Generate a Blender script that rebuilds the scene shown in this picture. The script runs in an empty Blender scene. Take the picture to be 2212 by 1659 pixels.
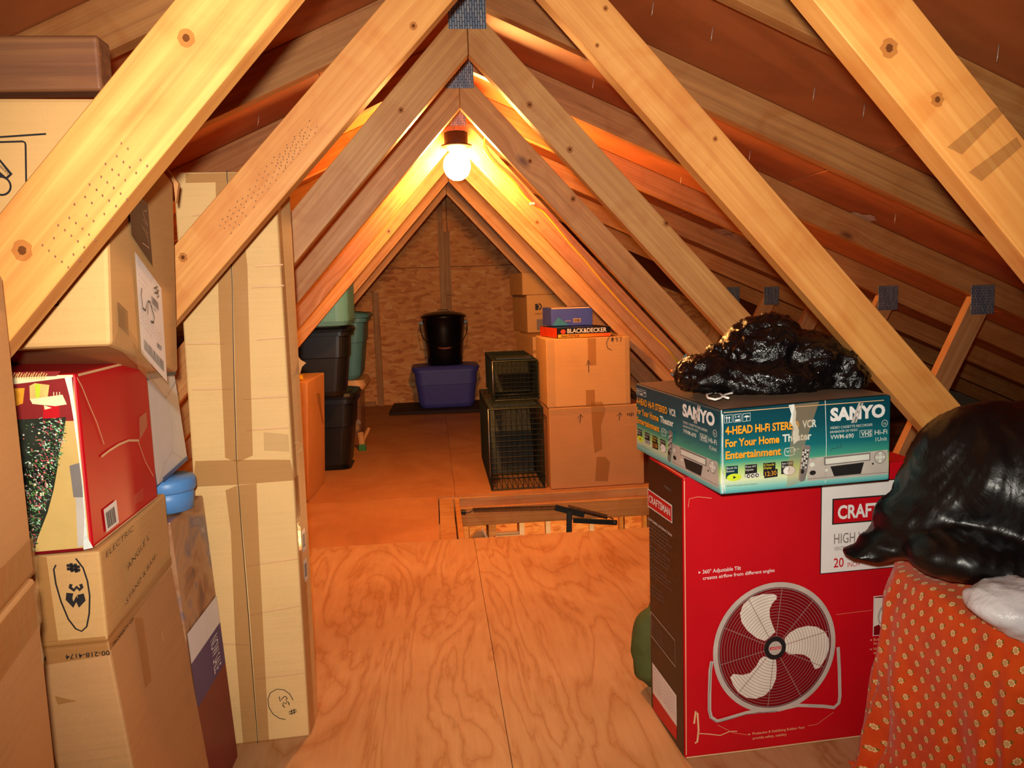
import bpy, bmesh, math, random
import numpy as np
from mathutils import Vector, Matrix, noise
random.seed(7)
S = bpy.context.scene
COL = S.collection

# ------------------------------------------------------------------ camera
CX, CY, F = 1106.0, 829.5, 1740.0
CAM = np.array([0.0, 0.0, 1.0])
_a = np.array([(932.0 - CX) / F, (625.0 - CY) / F, 1.0])
_d = np.array([0.033, 1.0, 0.0]); _d[2] = -(_a[0] * _d[0] + _a[1] * _d[1])
YC = _a / np.linalg.norm(_a); ZC = -_d / np.linalg.norm(_d)
XC = np.cross(YC, ZC)
if XC[0] < 0: XC = -XC
cd = bpy.data.cameras.new('camera'); cam = bpy.data.objects.new('camera', cd); COL.objects.link(cam)
right = Vector((XC[0], YC[0], ZC[0])); down = Vector((XC[1], YC[1], ZC[1])); fwd = Vector((XC[2], YC[2], ZC[2]))
M = Matrix((right, -down, -fwd)).transposed().to_4x4(); M.translation = Vector(CAM)
cam.matrix_world = M
cd.sensor_fit = 'HORIZONTAL'; cd.sensor_width = 36.0; cd.lens = 36.0 * F / 2212.0
cd.clip_start = 0.05; cd.clip_end = 60
S.camera = cam

# ------------------------------------------------------------------ light and exposure
w = bpy.data.worlds.new('world'); S.world = w; w.use_nodes = True
w.node_tree.nodes['Background'].inputs[0].default_value = (1.0, .62, .36, 1)
w.node_tree.nodes['Background'].inputs[1].default_value = 0.012
S.view_settings.view_transform = 'Standard'; S.view_settings.look = 'None'
S.view_settings.gamma = 1.0; S.view_settings.use_curve_mapping = False
S.view_settings.exposure = 0.0
FLASH_W, BULB, FILL_BELOW_W = 140.0, 740.0, 130.0
S.cycles.max_bounces = 7; S.cycles.diffuse_bounces = 4; S.cycles.glossy_bounces = 3; S.cycles.transparent_max_bounces = 8; S.cycles.caustics_reflective = False; S.cycles.caustics_refractive = False
fl = bpy.data.lights.new('camera_flash', 'SPOT'); fo = bpy.data.objects.new('camera_flash', fl); COL.objects.link(fo)
fl.energy = FLASH_W; fl.color = (1.0, .93, .80); fl.shadow_soft_size = 0.012
fl.spot_size = math.radians(98); fl.spot_blend = 1.0
fo.matrix_world = Matrix.Translation(Vector(CAM) - right * .018 - down * .045 + fwd * .0) @ M.to_3x3().to_4x4() @ Matrix.Rotation(math.radians(2.0), 4, 'X')

# ------------------------------------------------------------------ helpers
def at(px, py, Y=None, Z=None):
    v = np.array([(px - CX) / F, (py - CY) / F, 1.0])
    r = np.array([v @ XC, v @ YC, v @ ZC])
    t = Y / r[1] if Y is not None else (Z - CAM[2]) / r[2]
    return Vector(CAM + r * t)

def ray(px, py):
    v = np.array([(px - CX) / F, (py - CY) / F, 1.0])
    return Vector((v @ XC, v @ YC, v @ ZC))

def crop(x0, y0, s):
    return lambda x, y: (x0 + x / s, y0 + y / s)

def lin(r, g, b):
    f = lambda c: (c / 255 / 12.92) if c / 255 <= .04045 else ((c / 255 + .055) / 1.055) ** 2.4
    return (f(r), f(g), f(b), 1.0)

def tag(o, label=None, cat=None, group=None, kind=None):
    if label: o['label'] = label
    if cat: o['category'] = cat
    if group: o['group'] = group
    if kind: o['kind'] = kind
    return o

def empty(name, loc):
    o = bpy.data.objects.new(name, None); COL.objects.link(o); o.location = loc; o.empty_display_size = .05
    return o

def world_loc(p):
    v = Vector((0, 0, 0))
    while p is not None:
        v += p.location; p = p.parent
    return v

def link(name, me, mats, parent=None, loc=None, smooth=False, world=None):
    """mesh given in world space (or, with `world`, in a local frame placed by that matrix)"""
    for m in (mats if isinstance(mats, (list, tuple)) else [mats]): me.materials.append(m)
    o = bpy.data.objects.new(name, me); COL.objects.link(o)
    off = world_loc(parent) if parent else Vector((0, 0, 0))
    if parent: o.parent = parent
    if world is not None:
        o.matrix_local = Matrix.Translation(-off) @ world
    elif parent:
        me.transform(Matrix.Translation(-off))
    elif loc is not None:
        me.transform(Matrix.Translation(-Vector(loc))); o.location = loc
    if smooth:
        for p in me.polygons: p.use_smooth = True
    return o

def bm_obj(name, bm, mats, parent=None, loc=None, smooth=False, world=None):
    me = bpy.data.meshes.new(name); bm.normal_update(); bm.to_mesh(me); bm.free()
    return link(name, me, mats, parent, loc, smooth, world)

def add_hexa(bm, P, bev=0.0, seg=1, mi=0):
    """P: bottom fl,fr,br,bl then top fl,fr,br,bl"""
    vs = [bm.verts.new(Vector(p)) for p in P]
    fs = [bm.faces.new([vs[i] for i in q]) for q in ((3, 2, 1, 0), (4, 5, 6, 7), (0, 1, 5, 4), (1, 2, 6, 5), (2, 3, 7, 6), (3, 0, 4, 7))]
    for f in fs: f.material_index = mi
    if bev:
        es = list({e for f in fs for e in f.edges})
        bmesh.ops.bevel(bm, geom=es, offset=bev, segments=seg, affect='EDGES', profile=.5)
    return fs

def add_box(bm, lo, hi, bev=0.0, seg=1):
    x0, y0, z0 = lo; x1, y1, z1 = hi
    return add_hexa(bm, [(x0, y0, z0), (x1, y0, z0), (x1, y1, z0), (x0, y1, z0), (x0, y0, z1), (x1, y0, z1), (x1, y1, z1), (x0, y1, z1)], bev, seg)

def box(name, lo, hi, mat, parent=None, loc=None, bev=0.002):
    bm = bmesh.new(); add_box(bm, lo, hi, bev); return bm_obj(name, bm, mat, parent, loc)

def add_tube(bm, pts, r, n=8, closed=False, cap=True):
    pts = [Vector(p) for p in pts]; rings = []
    N = len(pts); up = Vector((0, 0, 1)); prev = None
    for i, p in enumerate(pts):
        a = pts[(i - 1) % N] if (closed or i > 0) else p
        b = pts[(i + 1) % N] if (closed or i < N - 1) else p
        t = (b - a).normalized()
        if prev is None:
            u = t.cross(up)
            if u.length < 1e-3: u = t.cross(Vector((1, 0, 0)))
        else:
            u = prev - t * prev.dot(t)
        u.normalize(); prev = u; v = t.cross(u)
        rr = r[i] if isinstance(r, (list, tuple)) else r
        rings.append([bm.verts.new(p + (u * math.cos(k * 2 * math.pi / n) + v * math.sin(k * 2 * math.pi / n)) * rr) for k in range(n)])
    for i in range(N if closed else N - 1):
        A, B = rings[i], rings[(i + 1) % N]
        for k in range(n): bm.faces.new((A[k], A[(k + 1) % n], B[(k + 1) % n], B[k]))
    if cap and not closed:
        bm.faces.new(rings[0][::-1]); bm.faces.new(rings[-1])

def tube(name, pts, r, mat, parent=None, n=8, loc=None, closed=False):
    bm = bmesh.new(); add_tube(bm, pts, r, n, closed); return bm_obj(name, bm, mat, parent, loc, smooth=True)

def add_lathe(bm, prof, c, n=32):
    rings = []
    for r, z in prof:
        rings.append([bm.verts.new((c[0] + r * math.cos(k * 2 * math.pi / n), c[1] + r * math.sin(k * 2 * math.pi / n), c[2] + z)) for k in range(n)])
    for A, B in zip(rings, rings[1:]):
        for k in range(n): bm.faces.new((A[k], A[(k + 1) % n], B[(k + 1) % n], B[k]))
    bm.faces.new(rings[0][::-1]); bm.faces.new(rings[-1])

def lathe(name, prof, c, mat, parent=None, n=32, loc=None):
    bm = bmesh.new(); add_lathe(bm, prof, c, n); o = bm_obj(name, bm, mat, parent, loc, smooth=True)
    return o

def frame_to(p0, p1, hint=(0, 1, 0)):
    x = (Vector(p1) - Vector(p0)).normalized(); y = Vector(hint); y = (y - x * y.dot(x)).normalized(); z = x.cross(y)
    m = Matrix((x, y, z)).transposed().to_4x4(); m.translation = Vector(p0); return m

def stick(name, p0, p1, wz, ty, mat, parent=None, hint=(0, 1, 0), bev=.002, loc=None):
    """a straight board from p0 to p1: ty thick along hint, wz wide across it, centred on the line"""
    L = (Vector(p1) - Vector(p0)).length; bm = bmesh.new()
    add_box(bm, (0, -ty / 2, -wz / 2), (L, ty / 2, wz / 2), bev)
    return bm_obj(name, bm, mat, parent, world=frame_to(p0, p1, hint))

def prism(name, pts, Y0, th, ang, mat, parent=None, bev=.0012):
    """outline pts in the XZ plane, thick along +Y from Y0; the mesh's own X runs along the board"""
    o = Vector((pts[0][0], Y0, pts[0][1])); ca, sa = math.cos(ang), math.sin(ang)
    m = Matrix(((ca, 0, -sa), (0, 1, 0), (sa, 0, ca))).to_4x4(); m.translation = o
    inv = m.inverted(); bm = bmesh.new()
    A = [bm.verts.new(inv @ Vector((x, Y0, z))) for x, z in pts]
    B = [bm.verts.new(inv @ Vector((x, Y0 + th, z))) for x, z in pts]
    n = len(pts); bm.faces.new(A); bm.faces.new(B[::-1])
    for i in range(n): bm.faces.new((A[(i + 1) % n], A[i], B[i], B[(i + 1) % n]))
    bmesh.ops.recalc_face_normals(bm, faces=bm.faces[:])
    if bev: bmesh.ops.bevel(bm, geom=bm.edges[:], offset=bev, segments=1, affect='EDGES', profile=.5)
    return bm_obj(name, bm, mat, parent, world=m)

# ------------------------------------------------------------------ materials
class NT:
    def __init__(s, name):
        s.m = bpy.data.materials.new(name); s.m.use_nodes = True; s.t = s.m.node_tree
        s.b = s.t.nodes['Principled BSDF']; s.out = s.t.nodes['Material Output']
    def n(s, typ, **kw):
        nd = s.t.nodes.new(typ)
        for k, v in kw.items(): setattr(nd, k, v)
        return nd
    def l(s, a, b): s.t.links.new(a, b)
    def math(s, op, a, b=None, c=None):
        nd = s.n('ShaderNodeMath', operation=op)
        for i, x in enumerate((a, b, c)):
            if x is None: continue
            if isinstance(x, (int, float)): nd.inputs[i].default_value = x
            else: s.l(x, nd.inputs[i])
        return nd.outputs[0]
    def ramp(s, fac, stops, interp='LINEAR'):
        r = s.n('ShaderNodeValToRGB'); r.color_ramp.interpolation = interp; e = r.color_ramp.elements
        e[0].position, e[0].color = stops[0]; e[1].position, e[1].color = stops[-1]
        for p, c in stops[1:-1]:
            x = e.new(p); x.color = c
        s.l(fac, r.inputs[0]); return r.outputs[0]
    def mix(s, fac, a, b, mode='MIX'):
        nd = s.n('ShaderNodeMix', data_type='RGBA', blend_type=mode)
        for i, x in ((0, fac), (6, a), (7, b)):
            if isinstance(x, (int, float)): nd.inputs[i].default_value = x
            elif isinstance(x, tuple): nd.inputs[i].default_value = x
            else: s.l(x, nd.inputs[i])
        return nd.outputs[2]
    def coords(s, scale=(1, 1, 1), rand=True, kind='Object'):
        tc = s.n('ShaderNodeTexCoord'); v = tc.outputs[kind]
        if rand:
            oi = s.n('ShaderNodeObjectInfo'); k = s.math('MULTIPLY', oi.outputs['Random'], 37.0)
            cb = s.n('ShaderNodeCombineXYZ')
            for i in range(3): s.l(k, cb.inputs[i])
            ad = s.n('ShaderNodeVectorMath', operation='ADD'); s.l(v, ad.inputs[0]); s.l(cb.outputs[0], ad.inputs[1]); v = ad.outputs[0]
        mu = s.n('ShaderNodeVectorMath', operation='MULTIPLY'); s.l(v, mu.inputs[0]); mu.inputs[1].default_value = scale
        return mu.outputs[0]
    def noise(s, vec, scale=1.0, detail=4.0, rough=.55, dist=0.0):
        nd = s.n('ShaderNodeTexNoise'); s.l(vec, nd.inputs['Vector'])
        nd.inputs['Scale'].default_value = scale; nd.inputs['Detail'].default_value = detail
        nd.inputs['Roughness'].default_value = rough; nd.inputs['Distortion'].default_value = dist
        return nd.outputs[0]
    def bump(s, h, strength=.2, dist=.002):
        nd = s.n('ShaderNodeBump'); nd.inputs['Strength'].default_value = strength; nd.inputs['Distance'].default_value = dist
        s.l(h, nd.inputs['Height']); s.l(nd.outputs[0], s.b.inputs['Normal'])
    def base(s, c):
        if isinstance(c, tuple): s.b.inputs['Base Color'].default_value = c
        else: s.l(c, s.b.inputs['Base Color'])
    def set(s, rough=.5, metal=0.0, spec=.5, alpha=None, coat=None):
        s.b.inputs['Roughness'].default_value = rough; s.b.inputs['Metallic'].default_value = metal
        s.b.inputs['Specular IOR Level'].default_value = spec
        if alpha is not None: s.b.inputs['Alpha'].default_value = alpha
        if coat is not None: s.b.inputs['Coat Weight'].default_value = coat; s.b.inputs['Coat Roughness'].default_value = .12
        return s.m

def plain(name, rgb, rough=.6, metal=0.0, spec=.4, var=.10, scale=18, coat=None, alpha=None):
    t = NT(name); c = lin(*rgb)
    n = t.noise(t.coords(rand=True), scale, 4)
    d = tuple(x * (1 - var) for x in c[:3]) + (1,); u = tuple(min(1, x * (1 + var)) for x in c[:3]) + (1,)
    t.base(t.ramp(n, [(.3, d), (.7, u)])); t.bump(n, .08, .001)
    return t.set(rough, metal, spec, alpha, coat)

def wood(name, light, dark, knot=(95, 45, 18), rough=.42, spec=.5, knots=1.0, dark_patch=.25):
    t = NT(name)
    v = t.coords((1, 1, 1))
    kv = t.n('ShaderNodeTexVoronoi', feature='F1'); mv = t.n('ShaderNodeVectorMath', operation='MULTIPLY')
    t.l(v, mv.inputs[0]); mv.inputs[1].default_value = (2.3, 3.2, 5.0); t.l(mv.outputs[0], kv.inputs['Vector']); kv.inputs['Scale'].default_value = 1.0
    kd = kv.outputs['Distance']
    warp = t.math('MULTIPLY', t.math('SMOOTH_MIN', kd, .22, .12), .16)
    sep = t.n('ShaderNodeSeparateXYZ'); t.l(v, sep.inputs[0])
    cb = t.n('ShaderNodeCombineXYZ'); t.l(t.math('MULTIPLY', sep.outputs[0], 1.3), cb.inputs[0])
    t.l(t.math('ADD', t.math('MULTIPLY', sep.outputs[1], 34), warp), cb.inputs[1])
    t.l(t.math('MULTIPLY', t.math('ADD', sep.outputs[2], warp), 46), cb.inputs[2])
    g = t.noise(cb.outputs[0], 1.6, 7, .6, .6)
    big = t.noise(v, 3.0, 2)
    c = t.ramp(g, [(.28, lin(*dark)), (.5, lin(*[(a + b) / 2 for a, b in zip(light, dark)])), (.72, lin(*light))])
    blotch = t.ramp(big, [(.35, (.70, .55, .42, 1)), (.62, (1, 1, 1, 1))])
    c = t.mix(dark_patch, c, t.mix(1.0, c, blotch, 'MULTIPLY'))
    bv = t.n('ShaderNodeVectorMath', operation='MULTIPLY'); t.l(v, bv.inputs[0]); bv.inputs[1].default_value = (8, 3, 7)
    band = t.ramp(t.noise(bv.outputs[0], 1.0, 3, .5, 1.4), [(.5, (0, 0, 0, 1)), (.66, (1, 1, 1, 1))])
    c = t.mix(t.math('MULTIPLY', band, .5 * knots), c, t.mix(1.0, c, (.86, .66, .46, 1), 'MULTIPLY'))
    wn = t.noise(v, 9.0, 3)
    kk = t.ramp(t.math('ADD', kd, t.math('MULTIPLY', t.math('SUBTRACT', wn, .5), .035)), [(.030, (1, 1, 1, 1)), (.052, (.5, .5, .5, 1)), (.085, (0, 0, 0, 1))])
    kc = t.n('ShaderNodeSeparateColor'); t.l(kv.outputs['Color'], kc.inputs[0])
    c = t.mix(t.math('MULTIPLY', kk, t.math('MULTIPLY', t.math('GREATER_THAN', kc.outputs[0], .25), .8 * knots)), c, lin(*knot))
    t.base(c); t.bump(g, .25, .0012)
    r = t.ramp(g, [(.3, (rough + .12,) * 3 + (1,)), (.7, (rough - .06,) * 3 + (1,))]); t.l(r, t.b.inputs['Roughness'])
    t.b.inputs['Specular IOR Level'].default_value = spec
    return t.m

def plywood(name, light, dark, sc=(2.2, .55, 1), freq=9.0, rough=.55, contrast=.75, thin=False):
    t = NT(name); v = t.coords(sc)
    n = t.noise(v, 1.35, 5 if thin else 3, .5, .9)
    rings = t.math('SINE', t.math('MULTIPLY', n, freq * 2 * math.pi))
    if thin: rings = t.math('MULTIPLY', t.math('SUBTRACT', t.math('POWER', t.math('ABSOLUTE', rings), .45), .72), 2.6)
    fine = t.noise(t.coords((sc[0] * 26, sc[1] * 5, 20)), 1.0, 4, .7)
    mixv = t.math('ADD', t.math('MULTIPLY', rings, .34), t.math('MULTIPLY', t.math('SUBTRACT', fine, .5), .9))
    c = t.ramp(t.math('ADD', t.math('MULTIPLY', mixv, contrast), .5), [(.12, lin(*dark)), (.5, lin(*[(a * .6 + b * .4) for a, b in zip(light, dark)])), (.85, lin(*light))])
    b = t.noise(t.coords((1, 1, 1)), 2.2, 4)
    c = t.mix(.5, c, t.mix(1.0, c, t.ramp(b, [(.35, (.72, .58, .48, 1)), (.6, (1, 1, 1, 1))]), 'MULTIPLY'))
    kv = t.n('ShaderNodeTexVoronoi'); t.l(t.coords((3.2, 1.9, 1)), kv.inputs['Vector']); kv.inputs['Scale'].default_value = 1
    c = t.mix(t.ramp(kv.outputs['Distance'], [(.02, (.8, .8, .8, 1)), (.055, (0, 0, 0, 1))]), c, lin(95, 48, 24))
    t.base(c); t.bump(mixv, .15, .001)
    return t.set(rough, 0, .35)

def osb(name):
    t = NT(name)
    v = t.coords((1, 1, 1))
    wv = t.n('ShaderNodeVectorMath', operation='MULTIPLY'); t.l(v, wv.inputs[0]); wv.inputs[1].default_value = (17, 17, 44)
    ad = t.n('ShaderNodeVectorMath', operation='ADD'); t.l(wv.outputs[0], ad.inputs[0])
    nz = t.n('ShaderNodeTexNoise'); t.l(v, nz.inputs['Vector']); nz.inputs['Scale'].default_value = 9
    sc = t.n('ShaderNodeVectorMath', operation='SCALE'); t.l(nz.outputs['Color'], sc.inputs[0]); sc.inputs['Scale'].default_value = 2.2
    t.l(sc.outputs[0], ad.inputs[1]); nz.inputs['Detail'].default_value = 1
    vo = t.n('ShaderNodeTexVoronoi'); t.l(ad.outputs[0], vo.inputs['Vector']); vo.inputs['Scale'].default_value = 1.0
    s = t.n('ShaderNodeSeparateColor'); t.l(vo.outputs['Color'], s.inputs[0])
    f = t.math('ADD', t.math('MULTIPLY', s.outputs[0], .6), t.math('MULTIPLY', t.noise(v, 5, 5), .45))
    c = t.ramp(f, [(.12, lin(186, 108, 56)), (.42, lin(230, 158, 92)), (.7, lin(238, 172, 104)), (.95, lin(248, 204, 140))])
    t.base(c); t.bump(s.outputs[1], .2, .002)
    return t.set(.62, 0, .3)

def cardboard(name, rgb, rough=.72):
    t = NT(name); v = t.coords((1, 1, 1))
    c = lin(*rgb); k = lambda f: tuple(x * f for x in c[:3]) + (1,)
    n = t.noise(v, 4, 5); fine = t.noise(v, 260, 2); lines = t.noise(t.coords((4, 4, 190)), 1, 2)
    m = t.math('ADD', t.math('MULTIPLY', n, .6), t.math('ADD', t.math('MULTIPLY', fine, .2), t.math('MULTIPLY', lines, .25)))
    t.base(t.ramp(m, [(.32, k(.84)), (.52, c), (.74, k(1.10))])); t.bump(lines, .12, .0012)
    return t.set(rough, 0, .25)

def tape_mat(name, rgb, alpha=.45):
    t = NT(name); n = t.noise(t.coords((1, 1, 1)), 30, 4)
    t.base(lin(*rgb)); t.bump(t.noise(t.coords((1, 1, 1)), 55, 4), .35, .002)
    t.set(.16, 0, .55, alpha); return t.m

def film(name, rgb, rough=.2, strength=.45, scale=30, spec=.5):
    t = NT(name); n = t.noise(t.coords((1, 1, 1)), scale, 5, .6, .8)
    rid = t.math('ABSOLUTE', t.math('SUBTRACT', n, .5))
    t.base(lin(*rgb)); t.bump(rid, strength, .012); return t.set(rough, 0, spec)

MW = dict(
    near=wood('lumber_honey', (226, 164, 90), (200, 126, 58), rough=.46, dark_patch=.35, spec=.4),
    mid=wood('lumber_pine', (216, 162, 96), (180, 118, 58), rough=.42, dark_patch=.4),
    grey=wood('lumber_weathered', (224, 172, 102), (180, 124, 62), rough=.44, dark_patch=.3),
    raft=wood('lumber_rafter', (204, 146, 84), (160, 104, 54), rough=.5, dark_patch=.5),
    dark=wood('lumber_brown', (150, 98, 58), (104, 60, 34), rough=.6, dark_patch=.6, knots=.4),
    stud=wood('stud_pine', (206, 160, 104), (170, 116, 66), rough=.55, dark_patch=.3))
M_ROOF = plywood('roof_plywood', (196, 116, 62), (150, 82, 42), sc=(.7, 2.4, 1), freq=5, rough=.62, contrast=.35)
M_FLOOR = plywood('floor_plywood', (208, 166, 120), (172, 114, 66), sc=(2.9, .7, 1), freq=5.0, contrast=.56, thin=True)
M_FLOOR2 = plywood('floor_plywood_far', (200, 142, 92), (168, 110, 66), sc=(1.6, 1.2, 1), freq=3, contrast=.35)
M_OSB = osb('strand_board')
M_CB = cardboard('cardboard_tan', (202, 156, 98)); M_CB2 = cardboard('cardboard_brown', (190, 140, 90))
M_CB3 = cardboard('cardboard_pale', (224, 184, 124)); M_CBT = cardboard('cardboard_orange_brown', (196, 138, 84))
M_TAPE = tape_mat('packing_tape', (176, 116, 52), .42); M_CLEAR = tape_mat('clear_tape', (205, 170, 120), .28)
M_BLACK = plain('black_ink', (24, 18, 18), .7, var=.05); M_INK = plain('marker_ink', (30, 24, 26), .6, var=.1)
M_WHITE = plain('white_paper', (226, 222, 218), .55, var=.04); M_RED = plain('red_print', (190, 10, 24), .46, spec=.3, var=.07, scale=6)
M_CREASE = plain('paper_crease', (220, 176, 130), .6); M_GREY = plain('grey_print', (120, 112, 108), .6)
M_GALV = None
def galv():
    t = NT('galvanised_teeth'); br = t.n('ShaderNodeTexBrick'); t.l(t.coords((1, 1, 1), rand=False), br.inputs['Vector'])
    sw = t.n('ShaderNodeSeparateXYZ'); t.l(t.coords((1, 1, 1), rand=False), sw.inputs[0])
    cb = t.n('ShaderNodeCombineXYZ'); t.l(sw.outputs[2], cb.inputs[0]); t.l(sw.outputs[0], cb.inputs[1]); t.l(cb.outputs[0], br.inputs['Vector'])
    br.inputs['Scale'].default_value = 1.0; br.inputs['Brick Width'].default_value = .020; br.inputs['Row Height'].default_value = .0065
    br.inputs['Mortar Size'].default_value = .0010; br.inputs['Color1'].default_value = lin(120, 142, 168); br.inputs['Color2'].default_value = lin(176, 182, 190); br.inputs['Mortar'].default_value = lin(70, 74, 84)
    t.base(br.outputs[0]); t.bump(br.outputs[1], .5, -.002); return t.set(.38, .55, .5)
M_GALV = galv()
M_METAL = plain('dull_steel', (150, 148, 144), .35, metal=.8); M_BLKMETAL = plain('black_painted_steel', (26, 28, 27), .42, spec=.5)
M_NAIL = plain('bright_nail', (214, 208, 196), .3, metal=.5)

# ------------------------------------------------------------------ flat print on a face
class Ink:
    """flat print laid on one planar face; P* are its corners seen from outside: lower left, lower right, upper left"""
    def __init__(s, p00, p10, p01, base=.0014):
        s.o = Vector(p00); s.u = Vector(p10) - s.o; s.v = Vector(p01) - s.o
        s.w, s.h = s.u.length, s.v.length; s.u.normalize(); s.v.normalize(); s.n = s.u.cross(s.v).normalized()
        s.base = base; s.su = 1.0; s.clear()
    def clear(s): s.V, s.Fc, s.Mi, s.mats = [], [], [], []
    def P(s, px, py):
        d = ray(px, py); c = Vector(CAM); t = (s.o - c).dot(s.n) / d.dot(s.n); q = c + d * t - s.o
        return (q.dot(s.u), q.dot(s.v))
    def mi(s, m):
        if m not in s.mats: s.mats.append(m)
        return s.mats.index(m)
    def put(s, pts, mat, layer=0):
        k = len(s.V); z = s.base + .0005 * layer
        for u, v in pts: s.V.append(s.o + s.u * (u * s.su) + s.v * v + s.n * z)
        s.Fc.append(list(range(k, k + len(pts)))); s.Mi.append(s.mi(mat))
    def rect(s, u0, v0, u1, v1, mat, layer=0): s.put([(u0, v0), (u1, v0), (u1, v1), (u0, v1)], mat, layer)
    def disc(s, c, rx, ry, mat, layer=0, n=40, r0=0.0, a0=0.0, a1=6.28319):
        if r0 == 0.0 and a1 > 6.2:
            s.put([(c[0] + rx * math.cos(k * 6.28319 / n), c[1] + ry * math.sin(k * 6.28319 / n)) for k in range(n)], mat, layer); return
        for k in range(n):
            a, b = a0 + (a1 - a0) * k / n, a0 + (a1 - a0) * (k + 1) / n
            s.put([(c[0] + rx * r0 * math.cos(a), c[1] + ry * r0 * math.sin(a)), (c[0] + rx * math.cos(a), c[1] + ry * math.sin(a)), (c[0] + rx * math.cos(b), c[1] + ry * math.sin(b)), (c[0] + rx * r0 * math.cos(b), c[1] + ry * r0 * math.sin(b))], mat, layer)
    def line(s, pts, wd, mat, layer=0):
        pts = [Vector(p) for p in pts]
        L, R = [], []
        for i, p in enumerate(pts):
            d = (pts[min(i + 1, len(pts) - 1)] - pts[max(i - 1, 0)])
            if d.length < 1e-9: d = Vector((1, 0))
            d.normalize(); q = Vector((-d.y, d.x)) * (wd[i] if isinstance(wd, list) else wd) / 2
            L.append(p + q); R.append(p - q)
        for i in range(len(pts) - 1):
            s.put([tuple(R[i]), tuple(R[i + 1]), tuple(L[i + 1]), tuple(L[i])], mat, layer)
    def pline(s, px, wd, mat, layer=0): s.line([s.P(*p) for p in px], wd, mat, layer)
    def ppoly(s, px, mat, layer=0):
        q = [s.P(*p) for p in px]
        a = sum(q[i][0] * q[(i + 1) % len(q)][1] - q[(i + 1) % len(q)][0] * q[i][1] for i in range(len(q)))
        s.put(q if a > 0 else q[::-1], mat, layer)
    def text(s, body, a, b, hgt, mat, layer=1, bold=0.0, shear=0.0):
        """text from baseline start a to baseline end b (face units), hgt = cap height"""
        cu = bpy.data.curves.new('t', 'FONT'); cu.body = body; cu.size = 1.0; cu.offset = bold; cu.shear = shear; cu.resolution_u = 3
        ob = bpy.data.objects.new('t', cu); COL.objects.link(ob)
        dg = bpy.context.evaluated_depsgraph_get(); me = ob.evaluated_get(dg).to_mesh()
        vs = [v.co.copy() for v in me.vertices]; fs = [list(p.vertices) for p in me.polygons]
        ob.evaluated_get(dg).to_mesh_clear(); bpy.data.objects.remove(ob); bpy.data.curves.remove(cu)
        if not vs: return
        x0, x1 = min(v.x for v in vs), max(v.x for v in vs)
        a, b = Vector(a), Vector(b); L = (b - a).length; d = (b - a) / L; e = Vector((-d.y, d.x))
        kx = L / (x1 - x0); ky = hgt / .70; k = len(s.V); z = s.base + .0005 * layer
        for v in vs:
            q = a + d * ((v.x - x0) * kx) + e * (v.y * ky)
            s.V.append(s.o + s.u * (q.x * s.su) + s.v * q.y + s.n * z)
        m = s.mi(mat)
        for f in fs: s.Fc.append([k + i for i in f]); s.Mi.append(m)
    def ptext(s, body, pa, pb, hpx, mat, layer=1, bold=0.0, shear=0.0):
        a, b = s.P(*pa), s.P(*pb); h = (Vector(s.P(pa[0], pa[1] - hpx)) - Vector(a)).length
        s.text(body, a, b, h, mat, layer, bold, shear)
    def build(s, name, parent, label=None):
        me = bpy.data.meshes.new(name); me.from_pydata([tuple(v) for v in s.V], [], s.Fc); me.update()
        for p, m in zip(me.polygons, s.Mi): p.material_index = m
        o = link(name, me, list(s.mats), parent); s.clear()
        if label: o['label'] = label
        if name in ('lettering', 'scuffs', 'small_print', 'creases', 'flap_seams', 'blue_edging', 'barcode', 'printed_logo', 'printed_top', 'printed_frame', 'marker_arrows', 'marker_lettering', 'marker_number', 'dark_print', 'blue_edging'): o['kind'] = 'stuff'
        return o
    def build_each(s, name, parent):
        V, Fc, Mi, mats = s.V, s.Fc, s.Mi, list(s.mats); s.clear()
        for f, m in zip(Fc, Mi):
            me = bpy.data.meshes.new(name); me.from_pydata([tuple(V[i]) for i in f], [], [list(range(len(f)))]); me.update(); link(name, me, mats[m], parent)
    def barcode(s, u0, v0, u1, v1, mat, layer=1, seed=1, vertical=True):
        r = random.Random(seed); x = u0 if vertical else v0; end = u1 if vertical else v1; tot = abs(end - x)
        while x < end:
            wd = tot * r.choice((.012, .02, .03))
            if vertical: s.rect(x, v0, min(x + wd, end), v1, mat, layer)
            else: s.rect(u0, x, u1, min(x + wd, end), mat, layer)
            x += wd + tot * r.choice((.012, .02, .025))

STROKES = {
    '#': [[(.3, 0), (.45, 1)], [(.6, 0), (.75, 1)], [(.1, .35), (.9, .38)], [(.15, .66), (.95, .70)]],
    '3': [[(.1, .9), (.5, 1), (.8, .8), (.45, .55), (.85, .3), (.5, 0), (.1, .1)]],
    '2': [[(.1, .75), (.4, 1), (.8, .8), (.6, .45), (.1, 0), (.9, .05)]],
    '9': [[(.8, .7), (.5, 1), (.2, .75), (.45, .5), (.8, .75), (.7, 0)]],
    '7': [[(.1, .95), (.85, 1), (.45, 0)]],
    'up': [[(.5, 0), (.52, 1)], [(.15, .62), (.52, 1), (.85, .66)]],
}
def scrawl(ink, txt, a, adv, up, wd, mat=None, layer=1):
    """handwriting: a start (face units), adv = advance vector of one glyph, up = up vector of one glyph"""
    a, adv, up = Vector(a), Vector(adv), Vector(up)
    for i, ch in enumerate(txt):
        for st in STROKES.get(ch, []):
            ink.line([a + adv * (i + x * .8) + up * y for x, y in st], wd, mat or M_INK, layer)

def hexa_obj(name, P, mat, label, cat, group=None, bev=.004, seg=2, parent=None):
    bm = bmesh.new(); add_hexa(bm, P, bev, seg)
    c = sum((Vector(p) for p in P[:4]), Vector()) / 4
    o = bm_obj(name, bm, mat, parent, None if parent else c)
    if not parent: tag(o, label, cat, group)
    return o

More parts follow.
